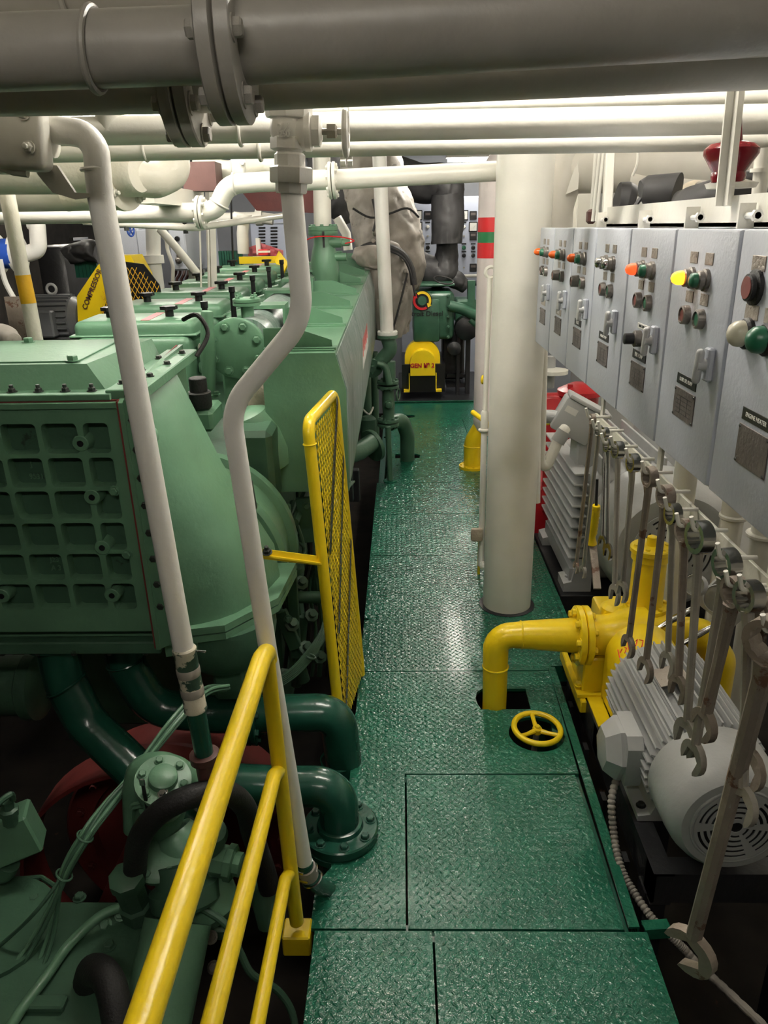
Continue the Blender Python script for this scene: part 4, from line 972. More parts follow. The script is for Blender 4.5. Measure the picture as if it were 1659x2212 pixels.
# block and side plumbing
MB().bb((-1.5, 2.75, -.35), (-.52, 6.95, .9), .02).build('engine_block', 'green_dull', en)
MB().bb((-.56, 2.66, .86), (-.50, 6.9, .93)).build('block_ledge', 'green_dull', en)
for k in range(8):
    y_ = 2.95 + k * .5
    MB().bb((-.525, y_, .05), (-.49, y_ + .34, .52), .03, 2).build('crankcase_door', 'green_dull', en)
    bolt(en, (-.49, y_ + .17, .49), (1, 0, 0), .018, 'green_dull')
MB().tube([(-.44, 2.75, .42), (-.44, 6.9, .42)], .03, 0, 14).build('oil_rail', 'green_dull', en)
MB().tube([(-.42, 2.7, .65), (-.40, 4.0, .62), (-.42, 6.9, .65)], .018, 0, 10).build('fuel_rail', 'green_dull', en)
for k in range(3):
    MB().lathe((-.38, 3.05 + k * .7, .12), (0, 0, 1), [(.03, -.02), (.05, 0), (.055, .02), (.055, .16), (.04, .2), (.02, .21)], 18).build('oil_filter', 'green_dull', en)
# front end pieces under the casing
MB().lathe(E(560, 945, Y=2.75), (.35, .1, -1), [(.03, -.12), (.07, -.10), (.098, -.02), (.1, .06), (.085, .12), (.05, .13)], 26).build('water_elbow', 'green', en)
MB().bb(E(515, 1012, Y=2.7), E(594, 985, Y=2.8), .01).build('elbow_lug', 'green', en)
bolt(en, E(591, 998, Y=2.7), (1, -.2, 0), .014, 'steel')
MB().bb(E(530, 1060, Y=2.68), E(602, 1002, Y=2.9), .008).bb(E(545, 1095, Y=2.62), E(603, 1062, Y=2.85), .006).build('bracket_block', 'green_dull', en)
bolt(en, E(590, 1058, Y=2.72), (0, 0, 1), .016, 'green_dull')
MB().box(E(572, 868, Y=2.86), (.12, .06, .14), Matrix.Rotation(R(15), 3, 'Y'), .03, 3).build('lagging_wrap', 'cloth', en)
MB().bb(E(395, 935, Y=2.62), E(480, 862, Y=2.8), .012).build('filter_block', 'green', en)
bc = E(433, 876, Y=2.66)
MB().lathe(bc, (0, 0, 1), [(.040, -.005), (.042, 0), (.042, .048), (.038, .052), (.031, .052), (.031, .098), (.028, .101)], 24).build('black_cap', 'rubber', en)
MB().bb(E(500, 1100, Y=2.55), E(600, 905, Y=2.72), .02).build('timing_case', 'green_dull', en)
# brackets, tubing and fittings crowding the dark engine side
for k, (x0, y0, x1, y1, yy, wd) in enumerate(((612, 1090, 622, 1190, 2.62, .05), (655, 1075, 668, 1170, 2.8, .06), (700, 1060, 712, 1180, 3.0, .07), (628, 1215, 640, 1420, 2.55, .04), (690, 1210, 700, 1300, 2.9, .05), (605, 1320, 640, 1400, 2.5, .05))):
    MB().bar(E(x0, y0, Y=yy), E(x1, y1, Y=yy), wd, .025, V((0, 1, 0)), .003).build('side_bracket', 'green_dull', en)
    bolt(en, E((x0 + x1) / 2, y0 + 18, Y=yy - .02), (.3, -1, .1), .013, 'green_dull')
for k in range(7):
    x_ = 612 + k * 15; yy = 2.55 + k * .09
    MB().tube(smooth([E(x_, 1110 + 12 * (k % 3), Y=yy), E(x_ + 14, 1190, Y=yy), E(x_ - 4 + 6 * (k % 2), 1270, Y=yy), E(x_ + 10, 1360, Y=yy), E(x_ + 2, 1460, Y=yy)], 4), .008 + .004 * (k % 2), 0, 8).build('oil_tube', 'green_dull' if k % 3 else 'rubber', en)
for x_, y_, yy in ((650, 1260, 2.6), (630, 1350, 2.5), (672, 1330, 2.7), (700, 1240, 2.85), (612, 1460, 2.4), (660, 1400, 2.5), (690, 1420, 2.6)):
    MB().lathe(E(x_, y_, Y=yy), (.3, -.6, .6), [(.018, -.05), (.018, -.01), (.028, -.008), (.028, .012), (.016, .015), (.014, .04)], 8).build('fitting', 'green_dull', en)
for k in range(3): MB().bb(E(735 + 14 * k, 1085, Y=3.6 + .4 * k), E(748 + 14 * k, 1010, Y=3.65 + .4 * k), .005).build('rail_bracket', 'black_steel', en)
en2 = MB().bar(E(538, 1042, Y=2.3), E(548, 1100, Y=2.3), .018, .03, V((0, 1, 0))).build('black_rail', 'black_steel', en)

# ================================================================ GEARBOX with the waffle panel
gb = thing('gearbox', 'green reduction gearbox with a ribbed waffle panel at the near end of the engine', 'gearbox', (-1.0, 2.1, .3))
YP = 1.85
MB().bb((-1.62, 1.89, .64), (-.70, 2.4, 1.34), .01).build('case', 'green', gb)
cols = [(-1.595, -1.51), (-1.49, -1.395), (-1.38, -1.29), (-1.27, -1.18), (-1.16, -1.07), (-1.05, -1.03), (-1.012, -.922), (-.908, -.818), (-.802, -.738)][:4] + [(-1.16, -1.13), (-1.115, -1.025), (-1.012, -.922), (-.908, -.818), (-.802, -.738)]
holes = []
for i in range(6):
    z1 = 1.293 - i * .0905; z0 = z1 - .079
    for x0, x1 in cols:
        r = .012; h = []
        for (cx_, cz_, a0) in ((x1 - r, z1 - r, 0), (x0 + r, z1 - r, 90), (x0 + r, z0 + r, 180), (x1 - r, z0 + r, 270)):
            h += [(cx_ + r * math.cos(R(a0 + q * 30)), cz_ + r * math.sin(R(a0 + q * 30))) for q in range(4)]
        holes.append(h)
MB().prism([(-1.62, .69), (-.702, .69), (-.702, 1.33), (-1.62, 1.33)], (0, YP, 0), (1, 0, 0), (0, 0, 1), (0, 1, 0), .038, holes).build('waffle_ribs', 'green', gb)
MB().bb((-1.62, YP + .036, .66), (-.70, YP + .05, 1.335)).build('waffle_back', 'green_dull', gb)
for k, (x_, y_) in enumerate(((174, 958), (199, 1074), (221, 1183), (242, 1286), (4, 1287))):
    c_ = E(x_, y_, Y=YP)
    MB().lathe(c_ + V((0, .035, 0)), (0, -1, 0), [(.024, 0), (.021, .036), (.019, .038), (.0085, .038), (.008, .03)], 20).build('boss', 'green', gb)
    MB().lathe(c_ + V((0, -.002, 0)), (0, -1, 0), [(.008, 0), (.008, .002)], 12).build('boss_hole', 'black', gb)
for x_, y_ in ((247, 1060), (275, 1197)): bolt(gb, E(x_, y_, Y=YP), (0, -1, 0), .011, 'green')
for s_, x_, y_ in (('J', 68, 1003), ('9531', 80, 1029), ('J28', 118, 1209), ('A 3', 122, 1227)):
    text(gb, s_, E(x_, y_, Y=YP + .035), (1, 0, 0), (0, 0, 1), .02, 'green', 'cast_mark', .002)
# edge flanges with gasket
MB().bb((-1.62, YP - .006, 1.33), (-.70, 1.93, 1.347), .002).bb((-1.62, YP, 1.35), (-.72, 1.95, 1.366), .002).build('top_flange', 'green', gb)
MB().bb((-1.62, YP + .002, 1.346), (-.705, 1.93, 1.351)).build('gasket', 'red_dull', gb)
for k in range(7):
    c_ = E(30 + 57.5 * (k - 3), 866, Y=1.885)
    put(gb, 'flange_stud', shared('stud', unit_stud, 'bolt_dark'), V((c_.x, 1.885, 1.366)), (0, 0, 1), .0095)
side = MB().prism([(1.84, .635), (1.90, .62), (2.42, .66), (2.42, 1.385), (1.90, 1.372), (1.84, 1.345)], (-.70, 0, 0), (0, 1, 0), (0, 0, 1), (1, 0, 0), .012)
side.build('side_flange', 'green', gb)
MB().prism([(-.688, .635), (-.655, .65), (-.65, 1.30), (-.655, 1.36), (-.688, 1.35)], (0, YP - .004, 0), (1, 0, 0), (0, 0, 1), (0, 1, 0), .03).build('front_flange', 'green', gb)
MB().prism([(1.838, .64), (2.40, .66), (2.40, 1.388), (1.838, 1.35)], (-.7035, 0, 0), (0, 1, 0), (0, 0, 1), (1, 0, 0), .0038).build('side_gasket', 'red_dull', gb)
MB().bb((-.735, 1.86, 1.345), (-.64, 2.4, 1.374), .003).build('shoulder_flange', 'green', gb)
for k in range(6): put(gb, 'flange_bolt', shared('bolt', unit_bolt, 'bolt_dark'), (-.668 if k % 2 else -.715, 1.93 + k * .08, 1.374), (0, 0, 1), .009)
for k, y_ in enumerate((855, 908, 972, 1033, 1092, 1151, 1207, 1262, 1310)):
    c_ = E(258 + (y_ - 855) * .155, y_, Y=YP - .004)
    MB().lathe(V((-.672, YP - .004, c_.z)), (0, -1, 0), [(.0105, 0), (.0105, .004), (.008, .006)], 6).build('flange_bolt', 'bolt_dark', gb)
for y_ in (945, 1126, 1292):
    c_ = E(300, y_, Y=YP)
    MB().lathe((-.648, YP + .02, c_.z), (0, -1, 0), [(.03, 0), (.028, .026), (.013, .027), (.012, .02)], 18).build('lug', 'green', gb)
    MB().lathe((-.648, YP - .0055, c_.z), (0, -1, 0), [(.01, 0), (.01, .002)], 12).build('lug_hole', 'black', gb)
# top hatch
h = MB(); A_ = [(-1.62, 1.90), (-.745, 1.90), (-.745, 2.36), (-1.62, 2.36)]; B_ = [(-1.6, 1.935), (-.80, 1.935), (-.745, 2.30), (-1.6, 2.30)]
h.add([(x_, y_, 1.36) for x_, y_ in A_] + [(x_, y_, 1.425) for x_, y_ in B_], [(4, 5, 6, 7), (0, 1, 5, 4), (1, 2, 6, 5), (2, 3, 7, 6), (3, 0, 4, 7)]); h.ang = 15; h.build('hatch_cover', 'green', gb)
MB().bb((-1.58, 1.955, 1.425), (-.83, 2.27, 1.429), .001).build('hatch_lid', 'green', gb)
for x_, y_ in ((157, 779), (62, 740)): put(gb, 'hatch_bolt', shared('bolt', unit_bolt, 'green'), E(x_, y_, Z=1.428), (0, 0, 1), .014)
MB().lathe((-.835, 2.33, 1.38), (0, 0, 1), [(.032, 0), (.032, .02), (.024, .025), (.022, .08), (.032, .085), (.034, .12), (.028, .15), (.01, .165)], 18).build('breather', 'green_dull', gb)
MB().tube(smooth([V((-.70, 2.5, 1.45)), V((-.64, 2.45, 1.47)), V((-.60, 2.4, 1.42)), V((-.63, 2.35, 1.36))], 5), .007, 0, 8).build('breather_hose', 'rubber', gb)
# sloping bell casting
edge = [(350, 772), (378, 800), (425, 892), (480, 1000), (540, 1095), (592, 1175), (604, 1240), (604, 1300)]
m_ = MB(); K = 9
zs = [1.375, 1.34, 1.22, 1.07, .93, .82, .74, .665]
for (x_, y_), z_ in zip(edge, zs):
    b = E(x_, y_, Y=2.2); b = V((b.x, 2.2, b.z)); a = V((-.69, 1.88, min(b.z, 1.36)))
    for j in range(K):
        t_ = j / (K - 1); p_ = a.lerp(b, t_); out = math.sin(t_ * math.pi) * min(.07, (b.x + .69) * .35)
        m_.v.append(p_ + V((out * .7, -out, 0)))
m_.f = [(i * K + j, (i + 1) * K + j, (i + 1) * K + j + 1, i * K + j + 1) for i in range(len(edge) - 1) for j in range(K - 1)]
m_.ang = 60; bl = m_.build('bell_casting', 'green', gb)
MB().lathe((-.73, 2.3, .66), (0, 1, 0), [(.26, .0), (.32, .01), (.335, .03), (.335, .06), (.325, .07), (.325, .16), (.35, .17), (.35, .21)], 56).build('bell_ring', 'green', gb)
MB().prism([(-.70, 1.86), (-.515, 1.90), (-.385, 2.06), (-.36, 2.3), (-.70, 2.3)], (0, 0, .655), (1, 0, 0), (0, 1, 0), (0, 0, 1), .022).prism([(-.70, 1.86), (-.515, 1.90), (-.385, 2.06), (-.36, 2.3), (-.70, 2.3)], (0, 0, .63), (1, 0, 0), (0, 1, 0), (0, 0, 1), .02).build('bell_flange', 'green', gb)
for x_, y_ in ((405, 1280), (504, 1281)): put(gb, 'flange_bolt', shared('stud', unit_stud, 'bolt_dark'), E(x_, y_ + 6, Z=.677), (0, 0, 1), .012)
MB().lathe((-.56, 2.06, .63), (0, 0, -1), [(.16, 0), (.162, .05), (.15, .11), (.11, .16), (.05, .18)], 32).build('sump_bowl', 'green_dull', gb)
MB().bb((-.60, 2.0, .34), (-.50, 2.12, .47), .01).build('sump_foot', 'green_dull', gb)
MB().bb((-1.62, 1.87, .60), (-.70, 2.3, .64), .004).build('bottom_flange', 'green_dull', gb)
for k in range(7): put(gb, 'flange_bolt', shared('bolt', unit_bolt, 'bolt_dark'), (-1.38 + k * .105, 1.885, .60), (0, 0, -1), .009)
FR.pop()
# ================================================================ GUARD, HANDRAIL, LOWER LEFT
gr = thing('mesh_guard', 'yellow expanded-metal guard panel in a tube frame beside the engine', 'guard', (-.2, 2.4, 0))
nT, nB, fT, fB = V((-.282, 2.2, 1.16)), V((-.225, 2.2, .05)), V((-.238, 2.62, 1.16)), V((-.178, 2.62, .02))
MB().tube([nB, nT, fT, fB], .0185, .045, 18, 8).build('tube_frame', 'yellow', gr)
MB().torus(nT + (nB - nT) * .06, (nB - nT), .0188, .003, 18, 6).build('weld_bead', 'yellow', gr)
# expanded metal: diamond strands
def gp_(s_, h_):      # s_ 0..1 near to far, h_ 0..1 bottom to top
    return nB.lerp(fB, s_).lerp(nT.lerp(fT, s_), h_) + V((.012, 0, 0))
ms = MB(); NS, NH = 13, 62
for j in range(NH):
    for i in range(NS):
        s0 = .05 + .9 * (i + .5 * (j % 2)) / NS; h0 = .015 + .965 * j / NH; ds = .45 / NS * .9; dh = .965 / NH
        if s0 + ds > .96 or s0 - ds < .03: continue
        a = gp_(s0, h0); b = gp_(s0 + ds, h0 + dh); c_ = gp_(s0 - ds, h0 + dh)
        for q in (b, c_):
            d = (q - a); n_ = V((1, .25, .45)).normalized(); sd = d.cross(n_).normalized() * .0036
            up = n_ * .0026
            ms.add([a - sd, a + sd, q + sd, q - sd, a - sd + up, a + sd + up, q + sd + up, q - sd + up], [(4, 5, 6, 7), (0, 4, 7, 3), (1, 2, 6, 5), (3, 2, 1, 0)])
stuff(ms.build('expanded_mesh', 'yellow', gr))
# black hazard stripes painted on the mesh: thin bands of the same mesh plane
for (sa, ha, sb, hb) in ((.92, .985, .10, .60), (.95, .80, .12, .33), (.95, .52, .1, .06)):
    a, b = gp_(sa, ha) + V((.0055, 0, .003)), gp_(sb, hb) + V((.0055, 0, .003))
    n = 16
    for k in range(n):
        MB().bar(a.lerp(b, (k + .06) / n), a.lerp(b, (k + .94) / n), .0016, .05, V((1, 0, 0)).cross(b - a)).build('hazard_stripe', 'black', gr)
MB().bar(P(566, 1196, Y=2.06), P(694, 1212, Y=2.2), .006, .03, V((0, 0, 1))).build('stay_bar', 'yellow', gr)
MB().bar(P(566, 1198, Y=2.06), P(694, 1216, Y=2.2), .032, .005, V((0, 0, 1))).build('stay_flange', 'yellow', gr)
put(gr, 'stay_bolt', shared('stud', unit_stud, 'bolt_dark'), P(570, 1197, Y=2.06) + V((.01, 0, .005)), (0, -.3, 1), .012)

hr = thing('handrail', 'yellow three-rail pipe handrail at the near left edge of the walkway', 'handrail', (-.29, 1.45, 0))
pb_, pt = P(641, 1992, Y=1.45), P(560, 1412, Y=1.45)
pt = V((-.305, 1.45, .825))
MB().tube([pb_, pt + V((0, 0, -.004))], .018, 0, 18, 6).build('post', 'yellow', hr)
MB().tube([V((-.305, 1.462, .80)), V((-.305, 1.455, .825)), V((-.305, 1.40, .842)), V((-.302, .2, .862))], .021, .02, 20, 6).build('top_rail', 'yellow', hr)
MB().tube([V((-.298, 1.44, .515)), V((-.30, 1.40, .535)), V((-.30, .25, .60))], .017, .02, 16, 6).build('middle_rail', 'yellow', hr)
MB().tube([V((-.292, 1.44, .205)), V((-.295, 1.40, .225)), V((-.298, .3, .27))], .0155, .02, 16, 6).build('lower_rail', 'yellow', hr)
MB().bb((-.322, 1.425, -.06), (-.25, 1.49, .004), .004).build('base_block', 'yellow', hr)

# ---- flanged elbow standing on the walkway edge
fe = thing('flanged_elbow', 'dark green pipe elbow bolted by a wide round flange beside the walkway', 'pipe', (-.2, 1.78, 0))
fz = V((-.198, 1.785, .035))
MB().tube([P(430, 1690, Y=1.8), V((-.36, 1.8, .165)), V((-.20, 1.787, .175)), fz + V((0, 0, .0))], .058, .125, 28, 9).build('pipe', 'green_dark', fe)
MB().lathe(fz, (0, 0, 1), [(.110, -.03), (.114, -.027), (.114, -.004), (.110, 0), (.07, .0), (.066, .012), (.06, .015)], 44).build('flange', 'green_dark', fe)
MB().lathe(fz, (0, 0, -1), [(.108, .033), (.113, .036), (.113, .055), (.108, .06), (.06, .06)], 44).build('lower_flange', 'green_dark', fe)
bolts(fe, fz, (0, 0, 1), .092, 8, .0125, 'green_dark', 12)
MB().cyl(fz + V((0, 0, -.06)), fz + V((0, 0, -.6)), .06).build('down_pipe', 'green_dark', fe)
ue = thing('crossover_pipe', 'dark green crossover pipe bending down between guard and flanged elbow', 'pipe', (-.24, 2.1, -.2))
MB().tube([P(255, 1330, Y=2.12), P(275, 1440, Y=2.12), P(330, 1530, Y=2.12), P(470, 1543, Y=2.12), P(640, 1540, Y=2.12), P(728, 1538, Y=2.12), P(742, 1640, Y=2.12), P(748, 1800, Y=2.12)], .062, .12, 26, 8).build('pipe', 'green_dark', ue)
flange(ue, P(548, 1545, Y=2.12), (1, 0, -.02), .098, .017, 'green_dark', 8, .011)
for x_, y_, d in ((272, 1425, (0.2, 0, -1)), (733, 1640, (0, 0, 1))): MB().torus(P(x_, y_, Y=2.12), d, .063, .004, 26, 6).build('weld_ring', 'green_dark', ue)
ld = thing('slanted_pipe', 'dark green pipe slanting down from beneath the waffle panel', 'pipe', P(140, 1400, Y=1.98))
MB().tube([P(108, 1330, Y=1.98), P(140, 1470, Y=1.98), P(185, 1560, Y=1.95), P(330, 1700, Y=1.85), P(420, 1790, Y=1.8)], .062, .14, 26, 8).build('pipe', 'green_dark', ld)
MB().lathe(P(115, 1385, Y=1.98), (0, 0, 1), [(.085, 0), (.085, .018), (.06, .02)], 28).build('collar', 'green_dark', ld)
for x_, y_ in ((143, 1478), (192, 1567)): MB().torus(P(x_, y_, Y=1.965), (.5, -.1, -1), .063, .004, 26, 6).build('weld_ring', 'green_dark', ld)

# ---- red flywheel and guard behind the pipes
fw = thing('flywheel', 'dull red flywheel ring deep behind the dark green pipes', 'flywheel', (-.62, 2.35, -.3))
cw = P(395, 1800, Y=2.4)
MB().lathe((cw.x, 2.42, cw.z), (0, -1, 0), [(.42, -.12), (.46, -.1), (.46, .04), (.45, .05), (.36, .05), (.355, .0), (.12, .0)], 64).build('ring', 'red_dull', fw)
MB().lathe((cw.x, 2.38, cw.z), (0, -1, 0), [(.13, 0), (.13, .12), (.1, .14), (.04, .14)], 30).build('hub', 'red_dull', fw)
bolts(fw, (cw.x, 2.37, cw.z), (0, -1, 0), .405, 18, .016, 'red_dull')
rg = thing('red_hood', 'dull red curved hood around the flywheel on the left', 'hood', P(150, 1650, Y=2.2))
arc = circ(0, 0, .52, 26, 40, 215); arc2 = circ(0, 0, .505, 26, 215, 40)
MB().prism(arc + circ(0, 0, .505, 26, 40, 215)[::-1], (cw.x - .03, 2.16, cw.z - .02), (1, 0, 0), (0, 0, 1), (0, 1, 0), .16).build('hood_sheet', 'red_dull', rg)
MB().bar(P(320, 1760, Y=1.95), P(225, 1960, Y=1.95), .03, .05).build('stay', 'red_dull', rg)
# dark cylinder at far left
dk = thing('dark_housing', 'dark green housing lost in shadow under the waffle panel at the left edge', 'housing', P(40, 1480, Y=2.2))
MB().lathe(P(95, 1480, Y=2.25), (-1, 0, 0), [(.10, 0), (.12, .01), (.12, .05), (.105, .06), (.105, .5)], 28).build('barrel', 'green_dull', dk)
MB().bb(P(-80, 1420, Y=2.4), P(75, 1360, Y=2.6)).build('mount', 'black_steel', dk)

# ---- foreground green pump with hoses
fp = thing('foreground_pump', 'green engine-driven pump with stacked bolted flanges behind the handrail', 'pump', P(350, 1900, Y=1.5))
YQ = 1.5
def Q(x, y, Y=YQ): return P(x, y, Y=Y)
c1 = Q(352, 1690)
MB().tube([Q(292, 1790, 1.56), Q(290, 1705, 1.56), Q(300, 1655, 1.57), Q(350, 1648, 1.58), Q(400, 1665, 1.58), Q(410, 1720, 1.58)], .030, .05, 20, 8).build('bend_pipe', 'green', fp)
d = V((.25, -.35, 1)).normalized()
MB().lathe(c1, d, [(.052, -.05), (.06, -.045), (.06, -.012), (.068, -.01), (.068, .012), (.036, .014), (.034, .03), (.028, .034)], 30).build('upper_cover', 'green', fp)
bolts(fp, c1 + d * .014, d, .052, 6, .0095, 'green', 20)
MB().lathe(c1 - d * .04, -d, [(.045, 0), (.048, .05), (.058, .06), (.062, .09), (.055, .15)], 28).build('neck', 'green', fp)
c2 = Q(345, 1845); d2 = V((.1, -.5, .9)).normalized()
MB().lathe(c2, d2, [(.06, -.07), (.066, -.03), (.066, -.015), (.073, -.012), (.073, .008), (.06, .014)], 30).build('lower_cover', 'green', fp)
bolts(fp, c2 + d2 * .012, d2, .055, 6, .0095, 'green')
for x_, y_ in ((352, 1713), (346, 1736)): put(fp, 'bright_bolt', shared('bolt', unit_bolt, 'steel_bright'), Q(x_, y_, 1.46), (0, -.5, .8), .0095)
MB().bar(Q(320, 1755, 1.44), Q(308, 1690, 1.44), .008, .004).build('lever', 'black', fp)
MB().box(Q(307, 1690, 1.437), (.014, .004, .02), None, .002).build('lever_tip', 'steel_bright', fp)
for k in range(2): MB().tube(smooth([Q(285, 1810, 1.5), Q(283, 1745 + 8 * k, 1.5), Q(300, 1735 + 8 * k, 1.5), Q(350, 1722 + 12 * k, 1.48), Q(368, 1728, 1.5)], 4), .0045, 0, 8).build('small_tube', 'green', fp)
MB().lathe(Q(420, 1880, 1.52), V((.45, -.3, -.8)), [(.05, -.12), (.06, -.1), (.062, .0), (.07, .01), (.075, .06), (.07, .12), (.05, .14)], 28).build('side_body', 'green', fp)
MB().lathe(Q(505, 1865, 1.5), (1, -.15, -.1), [(.04, -.06), (.04, -.02), (.046, -.018), (.046, .0), (.03, .003), (.03, .02), (.02, .022)], 8).build('side_plug', 'green', fp)
MB().lathe(Q(455, 1800, 1.5), (.4, -.3, .9), [(.03, -.06), (.045, -.05), (.045, .0), (.035, .02)], 24).build('top_plug', 'green_dull', fp)
bd = V((.18, -.45, -.87)).normalized()
o_ = Q(400, 1930, 1.46)
MB().lathe(o_, -bd, [(.08, -.03), (.088, -.02), (.088, .02), (.07, .03), (.06, .08)], 32).build('barrel_collar', 'green_dull', fp)
MB().tube([Q(385, 1990, 1.40), Q(330, 2240, 1.22)], .083, 0, 32).build('barrel', 'green', fp)
MB().bb(Q(265, 1990, 1.5), Q(350, 1935, 1.58), .006).build('left_ear', 'green', fp)
MB().bb(Q(440, 2035, 1.45), Q(520, 1960, 1.52), .008).build('right_ear', 'green_dull', fp)
for x_, y_, m_ in ((262, 1975, 'green'), (228, 1998, 'green'), (456, 2025, 'steel'), (462, 2090, 'steel')): put(fp, 'ear_bolt', shared('bolt', unit_bolt, m_), Q(x_, y_, 1.44), (0, -.6, .8), .013)
MB().lathe(Q(290, 1940, 1.44), (0, -.25, 1), [(.044, -.07), (.044, -.02), (.037, -.012), (.038, .06), (.043, .07), (.043, .1), (.034, .105)], 8).build('hose_fitting', 'green_dull', fp)
MB().lathe(Q(575, 1960, 1.58), (-.2, .2, 1), [(.035, -.05), (.035, .03), (.03, .04), (.032, .07)], 16).build('outlet_fitting', 'green_dull', fp)
bh_ = thing('rubber_hose', 'thick black rubber hose arching over the green pump', 'hose', Q(400, 1750))
MB().tube(smooth([Q(290, 1900, 1.44), Q(300, 1815, 1.43), Q(345, 1755, 1.42), Q(420, 1718, 1.44), Q(490, 1712, 1.5), Q(530, 1745, 1.55), Q(545, 1800, 1.57), Q(572, 1880, 1.58), Q(582, 1920, 1.58)], 5), .0285, 0, 18).build('hose_body', 'rubber', bh_)
bh2 = thing('rubber_hose', 'thick black rubber hose end at the bottom edge of the picture', 'hose', Q(215, 2160, 1.2))
MB().tube(smooth([Q(190, 2120, 1.28), Q(200, 2095, 1.26), Q(225, 2105, 1.22), Q(245, 2150, 1.18), Q(262, 2260, 1.12)], 5), .034, 0, 18).build('hose_body', 'rubber', bh2)
sb = thing('pump_deck_block', 'green casting with bolted top plate in the lower left corner', 'casting', P(100, 2050, Y=1.4))
zt = P(180, 1990, Y=1.45).z
MB().bb((-1.5, .7, zt - .3), (-.66, 1.52, zt), .012).build('block', 'green_dull', sb)
MB().prism(circ(0, 0, .16, 30), P(-20, 2010, Z=zt + .001), (1, 0, 0), (0, 1, 0), (0, 0, 1), .012).build('round_cover', 'green_dull', sb)
for x_, y_ in ((172, 1940), (75, 1945), (236, 2045)): put(sb, 'bolt', shared('bolt', unit_bolt, 'green_dull'), P(x_, y_, Z=zt + .001), (0, 0, 1), .013)
MB().bb((-.69, .75, zt - .4), (-.655, 1.54, zt + .004)).build('edge_plate', 'green_dull', sb)
MB().bb(P(50, 2190, Z=zt), P(150, 2160, Z=zt) + V((0, 0, .02)), .004).build('name_bar', 'green_dull', sb)
# junction box at the left edge
jb = thing('junction_box', 'small green junction box with a cable gland at the left picture edge', 'box', P(40, 1800, Y=1.55))
MB().box(P(30, 1800, Y=1.58), (.12, .09, .12), Matrix.Rotation(R(-14), 3, 'Y') @ Matrix.Rotation(R(18), 3, 'Z'), .006).build('box_body', 'green', jb)
MB().lathe(P(22, 1765, Y=1.55), (.1, -.1, 1), [(.02, -.02), (.02, .012), (.024, .012), (.024, .03), (.016, .035), (.016, .06)], 8).build('gland', 'green_dull', jb)
MB().tube(smooth([P(28, 1728, Y=1.55), P(22, 1716, Y=1.53), P(-10, 1740, Y=1.5)], 4), .008, 0, 8).build('tail', 'green_dull', jb)
MB().tube([P(-30, 1890, Y=1.55), P(10, 1885, Y=1.55), P(20, 1865, Y=1.55)], .028, .02, 16).build('conduit_elbow', 'green_dull', jb)
MB().tube([P(20, 1900, Y=1.6), P(90, 1895, Y=1.6), P(120, 1915, Y=1.55)], .007, .02, 8).build('drain_tube', 'green_dull', jb)
# cable bundle
cb = thing('cable_bundle', 'bundle of green-painted cables tied together across the lower left', 'cables', P(200, 1780, Y=1.6))
path = [(490, 1492, 1.9), (440, 1500, 1.85), (375, 1570, 1.72), (290, 1680, 1.6), (235, 1745, 1.52), (190, 1808, 1.46), (140, 1895, 1.42)]
ends = [(-20, 2060, 1.36), (-10, 2140, 1.28), (20, 2130, 1.3), (40, 2170, 1.27), (70, 2150, 1.28), (-20, 2200, 1.2)]
for k in range(6):
    off = [V((random.uniform(-.012, .012), 0, (k - 2.5) * .006)) for _ in path]
    pts = [P(x_, y_, Y=yy) + V(((k % 3 - 1) * .009, 0, (k // 3) * .010)) + V((0, 0, (.004 * ((k * 7 + i) % 3)))) for i, (x_, y_, yy) in enumerate(path)]
    e = ends[k]; mid = (path[-1][0] * .5 + e[0] * .5 + 10, path[-1][1] * .5 + e[1] * .5, 1.37)
    pts += [P(mid[0], mid[1], Y=mid[2]), P(*e[:2], Y=e[2])]
    MB().tube(smooth(pts, 5), .0052, 0, 8).build('cable', 'green' if k % 2 else 'green_dull', cb)
for x_, y_, yy in ((185, 1812, 1.457), (140, 1895, 1.415)): MB().torus(P(x_, y_, Y=yy) + V((0, 0, .008)), V((.5, .2, .8)), .02, .0028, 16, 6).build('cable_tie', 'green_dull', cb)
gh = thing('green_hose', 'thick green hose snaking along the deck casting to the pump', 'hose', P(150, 2050, Z=zt))
MB().tube(smooth([P(262, 1960, Y=1.44), P(215, 1980, Z=zt + .05), P(150, 2040, Z=zt + .02), P(100, 2110, Z=zt + .02), P(40, 2190, Z=zt + .02), P(0, 2260, Z=zt + .03)], 6), .0125, 0, 12).build('hose_body', 'green', gh)
gh2 = thing('green_tube', 'slim green tube curling from the pump down past the handrail', 'tube', P(520, 2050, Y=1.5))
MB().tube(smooth([P(415, 1955, Y=1.42), P(450, 1970, Y=1.42), P(490, 2000, Y=1.4), P(520, 2060, Y=1.38), P(545, 2105, Y=1.36), P(600, 2140, Y=1.36), P(632, 2190, Y=1.34), P(640, 2260, Y=1.3)], 6), .0095, 0, 10).build('tube_body', 'green_dull', gh2)
